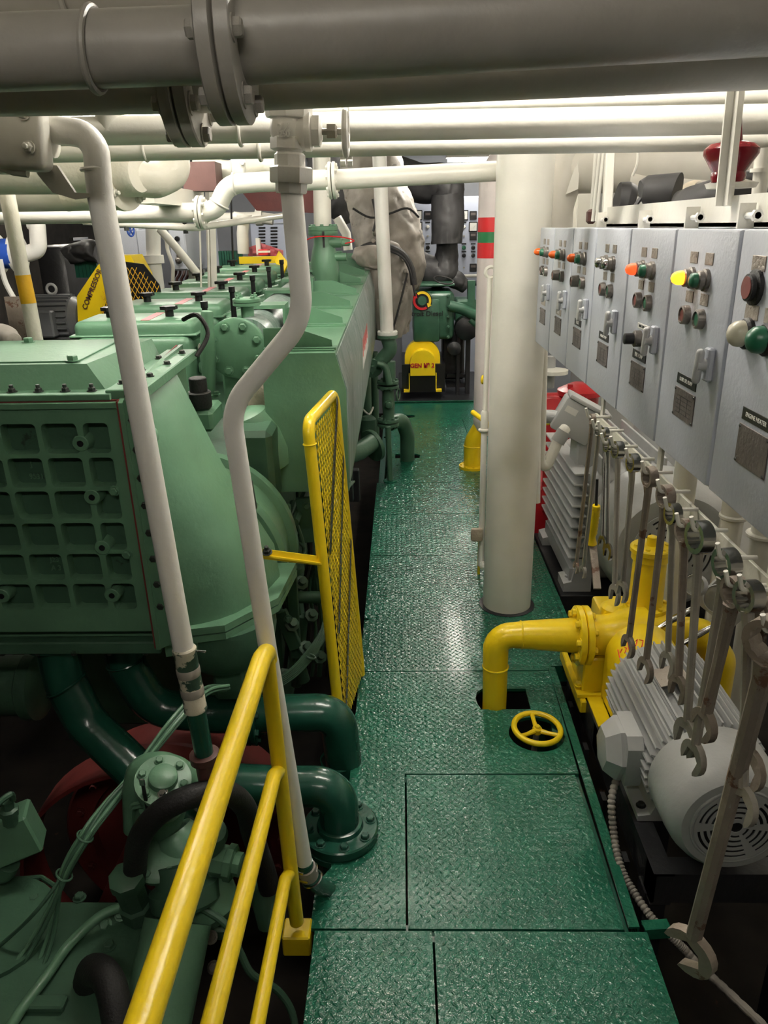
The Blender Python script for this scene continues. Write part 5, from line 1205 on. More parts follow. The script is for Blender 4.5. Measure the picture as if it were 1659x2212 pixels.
# wiring along the engine side
wb = thing('engine_side_wiring', 'tied bundle of grey-green wires along the dark engine side', 'cables', P(680, 1400, Y=2.6))
for k in range(6):
    MB().tube(smooth([P(500 + 2 * k, 1492 + 3 * k, Y=2.15), P(600, 1465 + 4 * k, Y=2.2), P(660 + 2 * k, 1412 + 3 * k, Y=2.35), P(700 + 3 * k, 1340, Y=2.7), P(690 + 4 * k, 1240, Y=3.0), P(720 + 3 * k, 1130 - 8 * k, Y=3.2), P(745 + 4 * k, 1040, Y=3.6)], 4), .0055, 0, 6).build('wire', 'green_dull', wb)
for x_, y_, yy in ((702, 1348, 2.68), (664, 1418, 2.35)): MB().torus(P(x_ + 6, y_, Y=yy), (.4, .2, 1), .02, .004, 14, 6).build('wire_tie', 'green_dull', wb)
wc = thing('side_valve', 'small green side valve with a round handwheel behind the mesh guard', 'valve', P(640, 1230, Y=2.7))
MB().lathe(P(641, 1225, Y=2.7), (0, -.3, 1), [(.016, -.1), (.016, -.02), (.03, -.015), (.03, .01), (.012, .015), (.01, .05)], 14).build('body', 'green_dull', wc)
MB().torus(P(640, 1190, Y=2.7), (0, -.5, .8), .035, .007, 20, 8).build('handwheel', 'green_dull', wc)
for k, (x0, y0, x1, y1, r) in enumerate(((620, 1290, 700, 1290, .025), (655, 1330, 640, 1480, .022), (620, 1350, 655, 1470, .03))):
    MB().tube([P(x0, y0, Y=2.75), P(x1, y1, Y=2.75)], r, 0, 12).build('side_pipe', 'green_dull', wc)
# ================================================================ FAR END OF THE ROOM
# ---- green tee on the engine with its cream riser
tr = thing('cream_riser', 'short cream riser pipe standing on a green flanged tee above the engine', 'pipe', P(697, 497, Y=5.0))
MB().tube([P(694, 330, Y=5.0), P(697, 490, Y=5.0)], .054, 0, 24).build('pipe', 'cream', tr)
ct = P(698, 498, Y=5.0)
MB().lathe(ct, (0, 0, 1), [(.09, -.028), (.092, -.025), (.092, -.004), (.088, -.002), (.092, 0), (.092, .022), (.088, .025), (.055, .026)], 30).build('flange', 'green', tr)
bolts(tr, ct + V((0, 0, .025)), (0, 0, 1), .075, 8, .011, 'green')
MB().lathe(ct + V((0, 0, -.028)), (0, 0, -1), [(.06, 0), (.062, .05), (.075, .09), (.085, .14), (.09, .2), (.09, .3)], 24).build('tee_body', 'green', tr)
MB().lathe(P(730, 524, Y=4.98), (1, 0, 0), [(.03, -.1), (.03, .02), (.022, .025), (.022, .07), (.015, .075)], 14).build('side_branch', 'green', tr)
MB().lathe(P(728, 555, Y=4.98), (1, 0, 0), [(.025, -.1), (.025, .06)], 12).build('lower_branch', 'green', tr)
MB().tube(smooth([P(640, 530, Y=4.9), P(680, 512, Y=4.85), P(735, 512, Y=4.9), P(765, 520, Y=4.9), P(745, 526, Y=4.9)], 5), .004, 0, 6).build('red_wire', 'red_band', tr)
MB().bar(P(698, 500, Y=4.89), P(700, 535, Y=4.89), .012, .02).build('strap', 'black', tr)
# ---- white vertical pipe and green valve stack beside the walkway
wv = thing('white_vertical_pipe', 'white vertical pipe in front of the grey lagging blanket', 'pipe', P(836, 712, Y=5.4))
MB().tube([P(819, 330, Y=5.4), P(836, 716, Y=5.4)], .046, 0, 24).build('pipe', 'white', wv)
w2 = P(837, 722, Y=5.4)
MB().lathe(w2, (0, 0, 1), [(.068, -.005), (.07, 0), (.07, .018), (.05, .02)], 26).build('top_flange', 'white', wv)
bolts(wv, w2 + V((0, 0, .018)), (0, 0, 1), .058, 6, .009, 'white')
vs_ = thing('valve_stack', 'green valve stack with two bolted flange pairs beside the walkway', 'valve', P(840, 1000, Y=5.4))
MB().lathe(w2, (0, 0, -1), [(.072, .006), (.072, .026), (.05, .028)], 26).build('flange', 'green_dull', vs_)
MB().tube([w2 + V((0, 0, -.02)), P(845, 755, Y=5.4), P(812, 792, Y=5.4), P(800, 800, Y=5.4)], .05, .06, 20).build('upper_elbow', 'green_dull', vs_)
MB().lathe(P(806, 795, Y=5.38), (-.3, -1, 0), [(.065, -.02), (.065, .02), (.03, .022)], 22).build('side_flange', 'green_dull', vs_)
MB().tube([P(815, 785, Y=5.3), P(832, 790, Y=5.3), P(841, 830, Y=5.3)], .024, .05, 14).build('bypass', 'green_dull', vs_)
MB().lathe(P(841, 805, Y=5.42), (0, 0, -1), [(.045, -.08), (.045, .06), (.04, .1)], 18).build('body', 'green_dull', vs_)
for y_ in (830, 912):
    c_ = P(838, y_, Y=5.4)
    flange(vs_, c_, (0, 0, 1), .078, .02, 'green_dull', 6, .011, gap=.012)
MB().lathe(P(839, 872, Y=5.4), (0, 0, 1), [(.05, -.16), (.04, -.1), (.045, -.02), (.045, .03), (.04, .1), (.05, .16)], 20).build('valve_body', 'green_dull', vs_)
MB().lathe(P(840, 874, Y=5.34), (0, -1, 0), [(.03, -.03), (.03, .01), (.022, .025), (.008, .03)], 16).build('ball_boss', 'green_dull', vs_)
MB().torus(P(860, 852, Y=5.4), (1, -.3, 0), .04, .007, 18, 6).build('handwheel', 'green_dull', vs_)
MB().tube([P(842, 915, Y=5.42), P(868, 905, Y=5.5), P(880, 940, Y=5.6), P(880, 1000, Y=5.68)], .055, .12, 20).build('floor_elbow', 'green_dull', vs_)
MB().tube([P(838, 922, Y=5.15), P(843, 1042, Y=5.15)], .02, 0, 12).build('support_rod', 'green_dull', vs_)
MB().lathe(V((P(843, 1042, Y=5.15).x, 5.15, 0)), (0, 0, 1), [(.05, 0), (.05, .006), (.02, .01)], 14).build('rod_foot', 'floor_green', vs_)
lo = thing('low_flanged_branch', 'dull green low pipe bending into a round flange left of the walkway', 'pipe', P(800, 970, Y=4.9))
MB().tube([P(745, 985, Y=4.6), P(775, 975, Y=4.75), P(805, 955, Y=4.95)], .06, .1, 20).build('pipe', 'green_dull', lo)
MB().lathe(P(806, 962, Y=4.98), (.7, .6, .2), [(.11, -.015), (.112, -.012), (.112, .012), (.06, .015)], 28).build('flange', 'green_dull', lo)
lw = thing('engine_side_pipes', 'vertical dull green pipes behind the manifold casing near the valve stack', 'pipes', P(795, 880, Y=5.8))
MB().tube([P(790, 800, Y=5.8), P(793, 960, Y=5.8)], .04, 0, 14).build('pipe', 'green_dull', lw)
MB().tube([P(808, 760, Y=6.0), P(812, 960, Y=6.0)], .03, 0, 14).build('pipe', 'green_dull', lw)
MB().tube(smooth([P(780, 880, Y=5.3), P(797, 895, Y=5.2), P(806, 880, Y=5.3)], 5), .007, 0, 6).build('cable', 'cream', lw)
MB().lathe(P(795, 905, Y=5.5), (0, 0, 1), [(.06, -.2), (.06, 0), (.04, .02)], 16).build('strainer', 'green_dull', lw)

# ---- lagging blanket over the turbocharger
bl_ = thing('lagging_blanket', 'bulky grey quilted lagging blanket wrapped around the exhaust trunk', 'lagging', P(840, 700, Y=6.4))
from mathutils import noise as _nz
def lump(pts, rs, n, name, m, par, sq=1.0, amp=.02, freq=7):
    n = int(n * 2.2); o = MB(); sp = smooth([V(p) for p in pts], 16)
    rr = []
    for i in range(len(sp)):
        f = i / (len(sp) - 1) * (len(rs) - 1); k = min(int(f), len(rs) - 2); rr.append(rs[k] + (rs[k + 1] - rs[k]) * (f - k))
    o.tube(sp, rr, 0, n)
    for j, v in enumerate(o.v):
        q = v * (freq * .7); d = _nz.noise_vector(q) * amp * 1.6
        rg_ = 1 - abs(_nz.noise(V((v.x * freq * 1.3, v.y * freq * 1.3, v.z * freq * .55)))) * 3
        d += V((_nz.noise(v * freq * 3), _nz.noise(v * freq * 3 + V((5, 1, 2))), 0)) * amp * .7 + V((1, -1, 0)) * (max(rg_, 0) * amp * -.9)
        o.v[j] = v + d
    o.ang = 60
    return o.build(name, m, par)
lump([P(800, 330, Y=6.7), P(815, 420, Y=6.6), P(838, 500, Y=6.5), P(856, 570, Y=6.4), P(868, 628, Y=6.45)], [.24, .25, .28, .24, .14], 26, 'outer_blanket', 'lag_grey', bl_)
lump([P(832, 538, Y=6.2), P(834, 570, Y=6.15), P(841, 640, Y=6.15), P(846, 720, Y=6.2)], [.12, .175, .185, .14], 24, 'inner_blanket', 'lag_grey', bl_)
lump([P(770, 545, Y=6.0), P(800, 555, Y=5.95), P(820, 570, Y=6.0)], [.06, .09, .05], 16, 'side_flap', 'lag_grey', bl_, 1, .02)
for k, q in enumerate(([(762, 450), (800, 470), (840, 462), (880, 450), (905, 470)], [(785, 560), (810, 548), (845, 543), (880, 570), (897, 640)], [(848, 715), (868, 640), (880, 590)], [(805, 430), (812, 470), (806, 500)])):
    MB().tube(smooth([P(x_, y_, Y=5.96 if k else 6.16) for x_, y_ in q], 5), .009, 0, 6).build('seam', 'lag_dark', bl_)
MB().tube(smooth([P(x_, y_, Y=6.02) for x_, y_ in ((768, 552), (784, 536), (810, 529), (844, 535), (872, 551), (889, 582), (894, 615))], 5), .026, 0, 10).build('gap_shade', 'lag_dark', bl_)  # dark tube painted as the shade in the gap between the two blankets
for x_, y_ in ((808, 500), (806, 520), (812, 535), (872, 560), (876, 585), (872, 610), (868, 650), (860, 680), (852, 705), (870, 630)): MB().lathe(P(x_, y_, Y=6.0), (0, -1, .1), [(.016, -.3), (.016, 0), (.01, .005)], 8).build('rivet', 'lag_grey', bl_)
# dark trunk behind
dt = thing('dark_exhaust_trunk', 'black lagged exhaust trunk elbowing down in front of the gauge console', 'lagging', P(966, 560, Y=8.6))
lump([P(850, 380, Y=8.8), P(905, 395, Y=8.7), P(960, 400, Y=8.6), P(966, 440, Y=8.6)], [.2, .2, .19, .16], 22, 'upper_elbow', 'lag_dark', dt, 1, .012)
lump([P(967, 420, Y=8.5), P(967, 470, Y=8.5), P(966, 527, Y=8.5)], [.165, .17, .16], 24, 'sleeve', 'lag_dark', dt, 1, .008)
lump([P(967, 515, Y=8.6), P(965, 560, Y=8.6), P(955, 590, Y=8.6), P(900, 575, Y=8.7)], [.12, .12, .15, .17], 22, 'lower_elbow', 'lag_dark', dt, 1, .01)
lump([P(955, 590, Y=8.7), P(985, 605, Y=8.6), P(1008, 622, Y=8.6)], [.1, .1, .07], 18, 'tail', 'lag_dark', dt, 1, .01)
d3 = thing('dark_overhead_trunk', 'dark lagged trunk in shadow left of the grey blanket', 'lagging', P(760, 440, Y=7.2))
lump([V((P(710, 380, Y=7.3).x, 7.3, 2.76)), P(720, 400, Y=7.3), P(760, 430, Y=7.2), P(780, 470, Y=7.2)], [.2, .2, .22, .2], 20, 'trunk', 'lag_dark', d3)

# ---- generator set
gs = thing('generator_set', 'dark green diesel generator with a round arrow emblem at the end of the walkway', 'generator', (.3, 8.2, .0))
YG_ = 8.0
MB().bb(P(893, 735, Y=YG_), P(972, 618, Y=YG_ + .8), .05, 3).build('flywheel_cover', 'green_gen', gs)
MB().bb(P(893, 740, Y=YG_ - .02), P(948, 640, Y=YG_ + .3), .03, 2).build('front_face', 'green_gen', gs)
MB().bb(P(905, 620, Y=YG_ + .1), P(975, 604, Y=YG_ + .7), .03, 2).build('rocker_cover', 'green_gen', gs)
MB().bb(P(984, 700, Y=YG_ + .2), P(1024, 640, Y=YG_ + .6), .02).bb(P(1010, 660, Y=YG_ + .2), P(1025, 605, Y=YG_ + .3)).build('side_box', 'green_gen', gs)
MB().tube([P(970, 660, Y=YG_), P(1000, 668, Y=YG_), P(1045, 690, Y=YG_)], .055, .1, 18).build('water_pipe', 'green_gen', gs)
MB().tube([P(1015, 690, Y=YG_), P(1050, 720, Y=YG_)], .035, 0, 14).build('lower_pipe', 'green_gen', gs)
MB().lathe(P(1005, 705, Y=YG_ + .2), (0, -1, 0), [(.1, 0), (.12, .02), (.12, .2), (.08, .22)], 22).build('alternator', 'black', gs)
MB().lathe(P(980, 750, Y=YG_ + .1), (0, -1, 0), [(.05, 0), (.07, .02), (.07, .1), (.03, .12)], 16).build('pump', 'black_steel', gs)
MB().bb(P(985, 860, Y=YG_ + .1), P(993, 700, Y=YG_ + .2)).bb(P(1005, 860, Y=YG_ + .15), P(1015, 720, Y=YG_ + .25)).build('support_leg', 'black_steel', gs)
MB().bb(P(955, 820, Y=YG_ + .3), P(1000, 700, Y=YG_ + .6), .02).build('gearcase', 'black_steel', gs)
MB().bb(P(860, 868, Y=7.8), P(1024, 845, Y=9.5), .01).build('base_skid', 'black_steel', gs)
MB().bb((.0, 7.95, .06), (.45, 8.8, .35)).build('sump', 'black', gs)
for k, yy in enumerate((805, 825)): MB().bb(P(965, yy + 4, Y=YG_ + .2), P(1003, yy, Y=YG_ + .5)).build('shelf_plate', 'black_steel', gs)
for k in range(5): bolt(gs, P(968, 640 + k * 22, Y=YG_ - .02), (.2, -1, 0), .014, 'green_gen')
MB().torus(P(958, 605, Y=YG_ - .05), (.2, -.3, 1), .1, .008, 24, 6).build('top_hose', 'rubber', gs)
# emblem: two curved arrows on a black disc
ec = P(912, 650, Y=YG_ - .045); er = 19.5 * 7.8 / 1640 * 1.0
MB().prism(circ(0, 0, er * 1.08, 30), ec + V((0, .02, 0)), (1, 0, 0), (0, 0, 1), (0, -1, 0), .004).build('emblem_disc', 'black', gs)
for a0, a1, m_ in ((125, -25, 'emblem_yellow'), (-55, -205, 'red')):
    n_ = 14; out = [(er * math.cos(R(a0 + (a1 - a0) * k / n_)), er * math.sin(R(a0 + (a1 - a0) * k / n_))) for k in range(n_ + 1)]
    inn = [(er * .74 * math.cos(R(a1 + (a0 - a1) * k / n_)), er * .74 * math.sin(R(a1 + (a0 - a1) * k / n_))) for k in range(n_ + 1)]
    ca, sa_ = math.cos(R(a1)), math.sin(R(a1)); tx, tz = sa_, -ca
    head = [(er * 1.15 * ca, er * 1.15 * sa_), (er * .87 * ca + tx * er * .4, er * .87 * sa_ + tz * er * .4), (er * .58 * ca, er * .58 * sa_)]
    MB().prism(out + head + inn, ec + V((0, .0155, 0)), (1, 0, 0), (0, 0, 1), (0, -1, 0), .003).build('emblem_arrow', m_, gs)
MB().prism([(er * .5 * math.cos(R(k * 18)), er * .5 * math.sin(R(k * 18))) for k in range(20)], ec + V((0, .0165, 0)), (1, 0, 0), (0, 0, 1), (0, -1, 0), .003).build('emblem_centre', 'green_gen', gs)
text(gs, 'Detroit Diesel', P(914, 678, Y=YG_ - .025), (1, 0, 0), (0, 0, 1), .07, 'black')
yg = thing('generator_guard', 'yellow arched coupling guard with stencilled number in front of the generator', 'guard', P(912, 850, Y=7.95))
cg = P(913, 776, Y=7.9); w1 = 39 * 7.75 / 1640; w0 = 27 * 7.75 / 1640; gz = P(913, 806, Y=7.9).z
def arch(r, zc, zb): return [(-r, zb)] + [(r * math.cos(R(180 - k * 12)), zc + r * math.sin(R(180 - k * 12))) for k in range(16)] + [(r, zb)]
MB().prism(arch(w1, 0, gz - cg.z), (cg.x, 8.0, cg.z), (1, 0, 0), (0, 0, 1), (0, 1, 0), .15).build('rear_arch', 'yellow', yg)
MB().prism(arch(w0, -.03, gz - cg.z - .02), (cg.x, 7.86, cg.z), (1, 0, 0), (0, 0, 1), (0, 1, 0), .14).build('front_arch', 'yellow', yg)
text(yg, 'GEN № 2', V((cg.x - .005, 7.858, cg.z - .06)), (1, 0, 0), (0, 0, 1), .06, 'red', 'stencil', bold=.04)
for s_ in (-1, 1):
    MB().bar(V((cg.x + s_ * (w0 + .012), 7.9, gz)), V((cg.x + s_ * (w0 + .012), 7.9, gz - .17)), .01, .03).build('leg_strip', 'yellow', yg)
    MB().bb((cg.x + s_ * (w0 + .01), 7.86, gz - .19), (cg.x + s_ * (w0 + .07), 7.94, gz - .17)).build('foot', 'yellow', yg)
# ---- gauge console
co = thing('gauge_console', 'pale blue-grey control console with rows of gauges on the far wall', 'console', P(970, 600, Y=10.3))
YC = 10.3
MB().bb(P(865, 612, Y=YC), P(1075, 425, Y=YC + .5), .02).build('cabinet', 'console', co)
MB().bb(P(870, 880, Y=YC + .1), P(1075, 612, Y=YC + .5)).build('plinth', 'console', co)
for row, (y_, kinds) in enumerate(((465, 'mdmd'), (490, 'mrrm'), (510, 'dssd'), (535, 'kkbk'), (552, 'kkkk'), (578, 'kssd'))):
    for i, x_ in enumerate((903, 924, 1002, 1022)):
        c_ = P(x_, y_, Y=YC - .002); k = kinds[i]
        if k == 'm':
            g = MB().bb(c_ + V((-.055, 0, -.06)), c_ + V((.055, -.012, .06)), .005).build('meter_frame', 'black', co)
            MB().bb(c_ + V((-.043, -.012, -.048)), c_ + V((.043, -.0145, .048))).build('meter_face', 'label_white', g)
            MB().bar(c_ + V((.0, -.016, -.02)), c_ + V((.025, -.016, .02)), .004, .001).build('needle', 'black', g)
        elif k == 'd':
            g = MB().bb(c_ + V((-.045, 0, -.05)), c_ + V((.045, -.015, .05)), .005).build('digital_meter', 'black', co)
            MB().bb(c_ + V((-.03, -.015, .0)), c_ + V((.03, -.017, .03))).build('display', 'plate_dark', g)
        elif k == 'r':
            MB().lathe(c_, (0, -1, 0), [(.022, 0), (.022, .01), (.014, .016)], 12).build('pilot_lamp', 'label_white', co)
            MB().bb(c_ + V((-.03, 0, .045)), c_ + V((.03, -.004, .06))).build('caption', 'label_black', co)
        elif k in 'kb':
            MB().lathe(c_, (0, -1, 0), [(.026, 0), (.026, .012), (.016, .014), (.015, .035)], 12).build('knob', 'black' if k == 'k' else 'green_button', co)
            MB().bb(c_ + V((-.03, 0, .04)), c_ + V((.03, -.004, .055))).build('caption', 'label_black', co)
        else: MB().lathe(c_, (0, -1, 0), [(.012, 0), (.012, .012)], 8).build('screw', 'steel', co)
MB().tube([P(985, 597, Y=YC - .1), P(1045, 595, Y=YC - .1)], .02, 0, 10).build('grab_rail', 'cream', co)
# ---- banded vent pipe
bp_ = thing('banded_vent_pipe', 'white vent pipe with red and green bands rising from a yellow floor elbow', 'pipe', (.52, 5.45, 0))
xv = P(1032, 500, Y=5.45).x + .105
vz = lambda y_: P(1050, y_, Y=5.45).z
MB().tube([(.52, 5.45, -.1), (.52, 5.45, .2), (.60, 5.45, .34)], .066, .14, 24, 8).build('yellow_elbow', 'yellow', bp_)
MB().lathe((.52, 5.45, .0), (0, 0, 1), [(.1, 0), (.1, .02), (.066, .022)], 28).build('floor_flange', 'yellow', bp_)
bolts(bp_, (.52, 5.45, .02), (0, 0, 1), .085, 8, .008, 'yellow')
MB().torus((.52, 5.45, .17), (0, 0, 1), .066, .004, 24, 6).build('weld_bead', 'yellow', bp_)
MB().lathe((xv, 5.45, .26), (0, 0, 1), [(.07, 0), (.1, .04), (.105, .1), (.108, .11), (.105, .12), (.105, vz(557) - .26)], 30).build('lower_barrel', 'white_pink', bp_)
for a, b, m_ in ((557, 524, 'red_band'), (524, 501, 'green_band'), (501, 470, 'red_band')): MB().lathe((xv, 5.45, 0), (0, 0, 1), [(.1055, vz(a)), (.1055, vz(b))], 30).build('painted_band', m_, bp_)['label'] = 'glossy red painted band' if m_ == 'red_band' else 'green painted band between the red ones'
MB().tube([(xv, 5.45, vz(470)), (xv, 5.45, 2.12), (xv + .5, 5.5, 2.16)], .105, .22, 28, 10).build('upper_bend', 'white_pink', bp_)

# ---- left background
cl = ['grey starter cabinet on the far left bulkhead, closest of three', 'grey starter cabinet in the middle of the three on the far left bulkhead', 'grey starter cabinet farthest of the three on the left bulkhead']
for i, (x0, x1, yy) in enumerate(((372, 398, 6.6), (398, 418, 7.2), (418, 446, 7.9))):
    a, b = P(x0, 585, Y=yy), P(x1, 492, Y=yy)
    t = thing('bulkhead_starter', cl[i], 'cabinet', a, 'three starter cabinets on the far left bulkhead')
    MB().bb((a.x, yy, a.z), (b.x, yy + .45, b.z), .008).build('body', 'cab_grey', t)
    MB().bb((a.x + .03, yy + .38, -.95), (a.x + .08, yy + .43, a.z + .01)).build('stand_post', 'cream', t)
    MB().bb((a.x + .01, yy - .012, a.z + .01), (b.x - .006, yy, b.z - .01), .004).build('door', 'cab_grey', t)
    for k in range(3): MB().lathe((a.x * .45 + b.x * .55, yy - .012, a.z + (b.z - a.z) * (.35 + .2 * k)), (0, -1, 0), [(.022, 0), (.02, .02)], 10).build('button', 'black' if k else 'bezel', t)
    MB().lathe((a.x * .5 + b.x * .5, yy - .012, a.z + (b.z - a.z) * .25), (0, -1, 0), [(.03, 0), (.03, .01), (.012, .03)], 8).build('rotary_handle', 'bezel', t)
lc = thing('tall_grey_locker', 'tall grey locker with a louvred door near the far left bulkhead', 'cabinet', P(285, 590, Y=6.8))
MB().bb(V((P(262, 595, Y=6.8).x, 6.8, -.95)), P(330, 492, Y=7.2), .01).build('body', 'cab_grey', lc)
MB().bb(P(305, 590, Y=6.79), P(328, 496, Y=6.8), .004).build('door', 'cab_grey', lc)
lp = thing('louvred_panel', 'pale grey louvred switchboard panel behind the engine', 'cabinet', P(580, 560, Y=9.0))
MB().bb(V((P(548, 600, Y=9.0).x, 9.0, -.95)), P(625, 468, Y=9.4), .01).build('body', 'console', lp)
MB().bb(P(546, 484, Y=8.98), P(627, 480, Y=9.0)).build('trim', 'cab_grey', lp)
for c_ in (560, 586):
    for k in range(7): MB().box(P(c_ + 6, 492 + k * 7, Y=8.99), (.075, .012, .014), Matrix.Rotation(R(35), 3, 'X')).build('louvre', 'lag_dark', lp)
# background things on the engine's far side
gx = thing('green_fin_box', 'small dark green finned box behind the last valve covers', 'box', P(500, 560, Y=7.2))
MB().bb(V((P(474, 575, Y=7.2).x, 7.2, -.95)), P(524, 540, Y=7.5)).build('body', 'green_dark', gx)
for k in range(9): MB().bb(P(476 + k * 5.5, 574, Y=7.18), P(478.5 + k * 5.5, 542, Y=7.2)).build('fin', 'green_dark', gx)
rdx = thing('pink_tarp', 'crumpled pink-red plastic sheet beyond the valve covers', 'sheet', P(565, 545, Y=7.0))
o = MB()
for i in range(9):
    for j in range(5):
        p_ = P(536 + i * 9.5, 553 - j * (7 - abs(i - 3) * .8), Y=7.0 + .05 * math.sin(i * 2.1 + j)); o.v.append(p_)
o.f = [(i * 5 + j, (i + 1) * 5 + j, (i + 1) * 5 + j + 1, i * 5 + j + 1) for i in range(8) for j in range(4)]; o.build('sheet', 'pink', rdx)
rx = thing('red_carton', 'small red and white carton beyond the valve covers', 'box', P(572, 548, Y=6.9))
MB().bb(P(558, 551, Y=6.8), P(584, 538, Y=6.95), .003).build('carton', 'red_band', rx); MB().bb(P(558, 546, Y=6.795), P(584, 541, Y=6.8)).build('white_stripe', 'label_white', rx)
MB().bb(P(554, 550, Y=6.85), P(563, 514, Y=6.9), .003).build('white_bottle', 'label_white', rx)
yt = thing('yellow_tray', 'yellow steel tray with raised rim behind the last valve cover', 'tray', P(570, 565, Y=6.7))
MB().bb(P(517, 570, Y=6.75), P(598, 553, Y=6.78)).bar(P(598, 553, Y=6.75), P(618, 580, Y=6.3), .09, .01, V((0, 1, 0))).build('rim', 'yellow', yt)
for k, (pts, r, yy, m_, lab) in enumerate((([(505, 470), (527, 473), (524, 505), (526, 548)], .05, 6.9, 'cream', 'cream elbow pipe dropping behind the last valve covers'),
                                          ([(330, 470), (332, 560), (342, 640)], .055, 6.1, 'white', 'white standpipe beyond the valve covers near the locker'),
                                          ([(345, 494), (385, 540), (432, 598)], .03, 6.0, 'cream', 'slanting cream pipe beside the white standpipe'),
                                          ([(357, 500), (362, 540), (374, 575), (373, 612)], .014, 6.2, 'cream', 'thin cream conduit next to the slanting pipe'),
                                          ([(497, 330), (500, 470), (503, 560)], .008, 6.55, 'black', 'thin black rod rising from the rear left valve cover knob'),
                                          ([(640, 330), (643, 470), (645, 560)], .03, 6.8, 'cream', 'slim cream pipe behind the white dog-leg pipe'),
                                          ([(728, 470), (748, 505), (752, 540)], .04, 6.9, 'cream', 'cream bent pipe beside the grey blanket'),
                                          ([(420, 474), (560, 470), (590, 474)], .05, 7.3, 'cream', 'short cream header pipe over the finned box'))):
    t = thing('background_pipe', lab, 'pipe', P(*pts[-1], Y=yy))
    MB().tube([P(x_, y_, Y=yy) for x_, y_ in pts], r, .1 if len(pts) > 3 else 0, 14).build('pipe', m_, t)
    if k in (1, 3): MB().tube([P(*pts[-1], Y=yy), V((P(*pts[-1], Y=yy).x, yy, -.95))], r, 0, 12).build('lower_run', m_, t)
    if k in (0, 1, 7): MB().lathe(P(*pts[1], Y=yy), (0, 0, 1) if k != 7 else (1, 0, 0), [(r * 1.05, -.03), (r * 1.4, -.03), (r * 1.4, .03), (r * 1.05, .03)], 16).build('flange', m_, t)
# hose coil on the bulkhead below cabinets
for k in range(7):
    o = MB().tube(smooth([P(380 + k * 9, 560, Y=7.0 + .1 * k), P(380 + k * 9, 590, Y=7.1), P(372 + k * 10, 606, Y=7.1), P(388 + k * 8, 625, Y=7.1)], 4), .012, 0, 6).build('bulkhead_cable', 'brown_red')
    tag(o, ['first', 'second', 'third', 'fourth', 'fifth', 'sixth', 'rightmost'][k] + ' red-brown cable from the left drooping below the far starter cabinets', 'cable', 'drooping red-brown cables')
# ---- air compressor set
cm = thing('compressor_motor', 'grey finned motor with lifting eye left of the valve covers', 'motor', P(120, 730, Y=4.9))
a = P(122, 690, Y=4.9)
MB().lathe(a + V((-.13, 0, 0)), (1, 0, 0), [(.1, -.1), (.13, -.08), (.14, 0), (.14, .26), (.11, .3)], 28).build('stator', 'motor_dark', cm)
fins(cm, a + V((-.13, 0, 0)), (1, 0, 0), .138, .01, .25, range(0, 360, 14), .022, .006, 'motor_dark')
MB().bb(a + V((-.12, -.2, -.09)), a + V((.06, -.12, .07)), .01).build('terminal_box', 'motor_dark', cm)
MB().torus(a + V((0, 0, .185)), (0, 1, 0), .03, .009, 18, 8).build('lifting_eye', 'motor_grey', cm)
MB().bb(V((a.x - .14, a.y - .12, -.95)), a + V((.14, .12, -.12))).build('foot', 'motor_dark', cm)
cgd = thing('compressor_belt_guard', 'yellow belt guard with black mesh side left of the engine', 'guard', P(230, 690, Y=4.7))
a1, a2, a3, a4 = P(166, 692, Y=4.7), P(166, 640, Y=4.7), P(212, 572, Y=4.7), P(300, 560, Y=4.7)
u_ = V((1, 0, 0))
poly = [(a1.x, a1.z - .05), (a2.x, a2.z), (a3.x, a3.z), (a3.x + .08, a3.z + .05), (a3.x + .2, a3.z + .05), (a4.x, a3.z - .06), (a4.x + .02, a1.z - .05)]
MB().prism(poly, (0, 4.7, 0), (1, 0, 0), (0, 0, 1), (0, 1, 0), .22).build('guard_sheet', 'yellow', cgd)
x0 = P(226, 640, Y=4.69).x
MB().prism([(x0 - .06, a1.z - .03), (x0 + .12, a3.z + .02), (x0 + .26, a3.z - .0), (x0 + .34, a3.z - .12), (x0 + .36, a1.z - .03)], (0, 4.684, 0), (1, 0, 0), (0, 0, 1), (0, 1, 0), .012).build('mesh_backing', 'black', cgd)
mesh_ = MB()
for k in range(12):
    for j in range(15):
        x_ = x0 - .02 + k * .03 + (.015 if j % 2 else 0); z_ = a1.z - .01 + j * .026
        if z_ > a3.z - .02 - max(0, x_ - x0 - .2) * .9 or z_ > a1.z + (x_ - x0 + .06) * 2.2: continue
        for s_ in (-1, 1): mesh_.bar((x_, 4.682, z_), (x_ + s_ * .014, 4.682, z_ + .025), .003, .003)
stuff(mesh_.build('yellow_strands', 'yellow_orange', cgd))
tx = text(cgd, 'COMPRESSOR', P(199, 625, Y=4.692), V((.5, 0, .87)), V((-.87, 0, .5)), .042, 'brown_red', 'stencil')
# dark machinery
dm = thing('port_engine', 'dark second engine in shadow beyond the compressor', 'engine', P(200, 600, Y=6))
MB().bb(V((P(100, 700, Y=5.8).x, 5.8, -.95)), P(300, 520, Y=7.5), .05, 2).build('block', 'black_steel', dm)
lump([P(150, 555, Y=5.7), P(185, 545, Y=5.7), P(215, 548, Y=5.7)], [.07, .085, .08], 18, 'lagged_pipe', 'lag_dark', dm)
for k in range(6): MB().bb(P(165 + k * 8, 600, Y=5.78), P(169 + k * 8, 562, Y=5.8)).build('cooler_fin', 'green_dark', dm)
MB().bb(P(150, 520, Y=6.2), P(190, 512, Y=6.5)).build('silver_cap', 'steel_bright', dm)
wvv = thing('blue_white_valve', 'white pipe loop with a blue valve body at the left edge', 'valve', P(30, 545, Y=4.2))
MB().tube([P(64, 478, Y=4.2), P(80, 482, Y=4.2), P(84, 540, Y=4.2), P(60, 548, Y=4.2), P(36, 548, Y=4.2)], .042, .07, 18).build('loop', 'white', wvv)
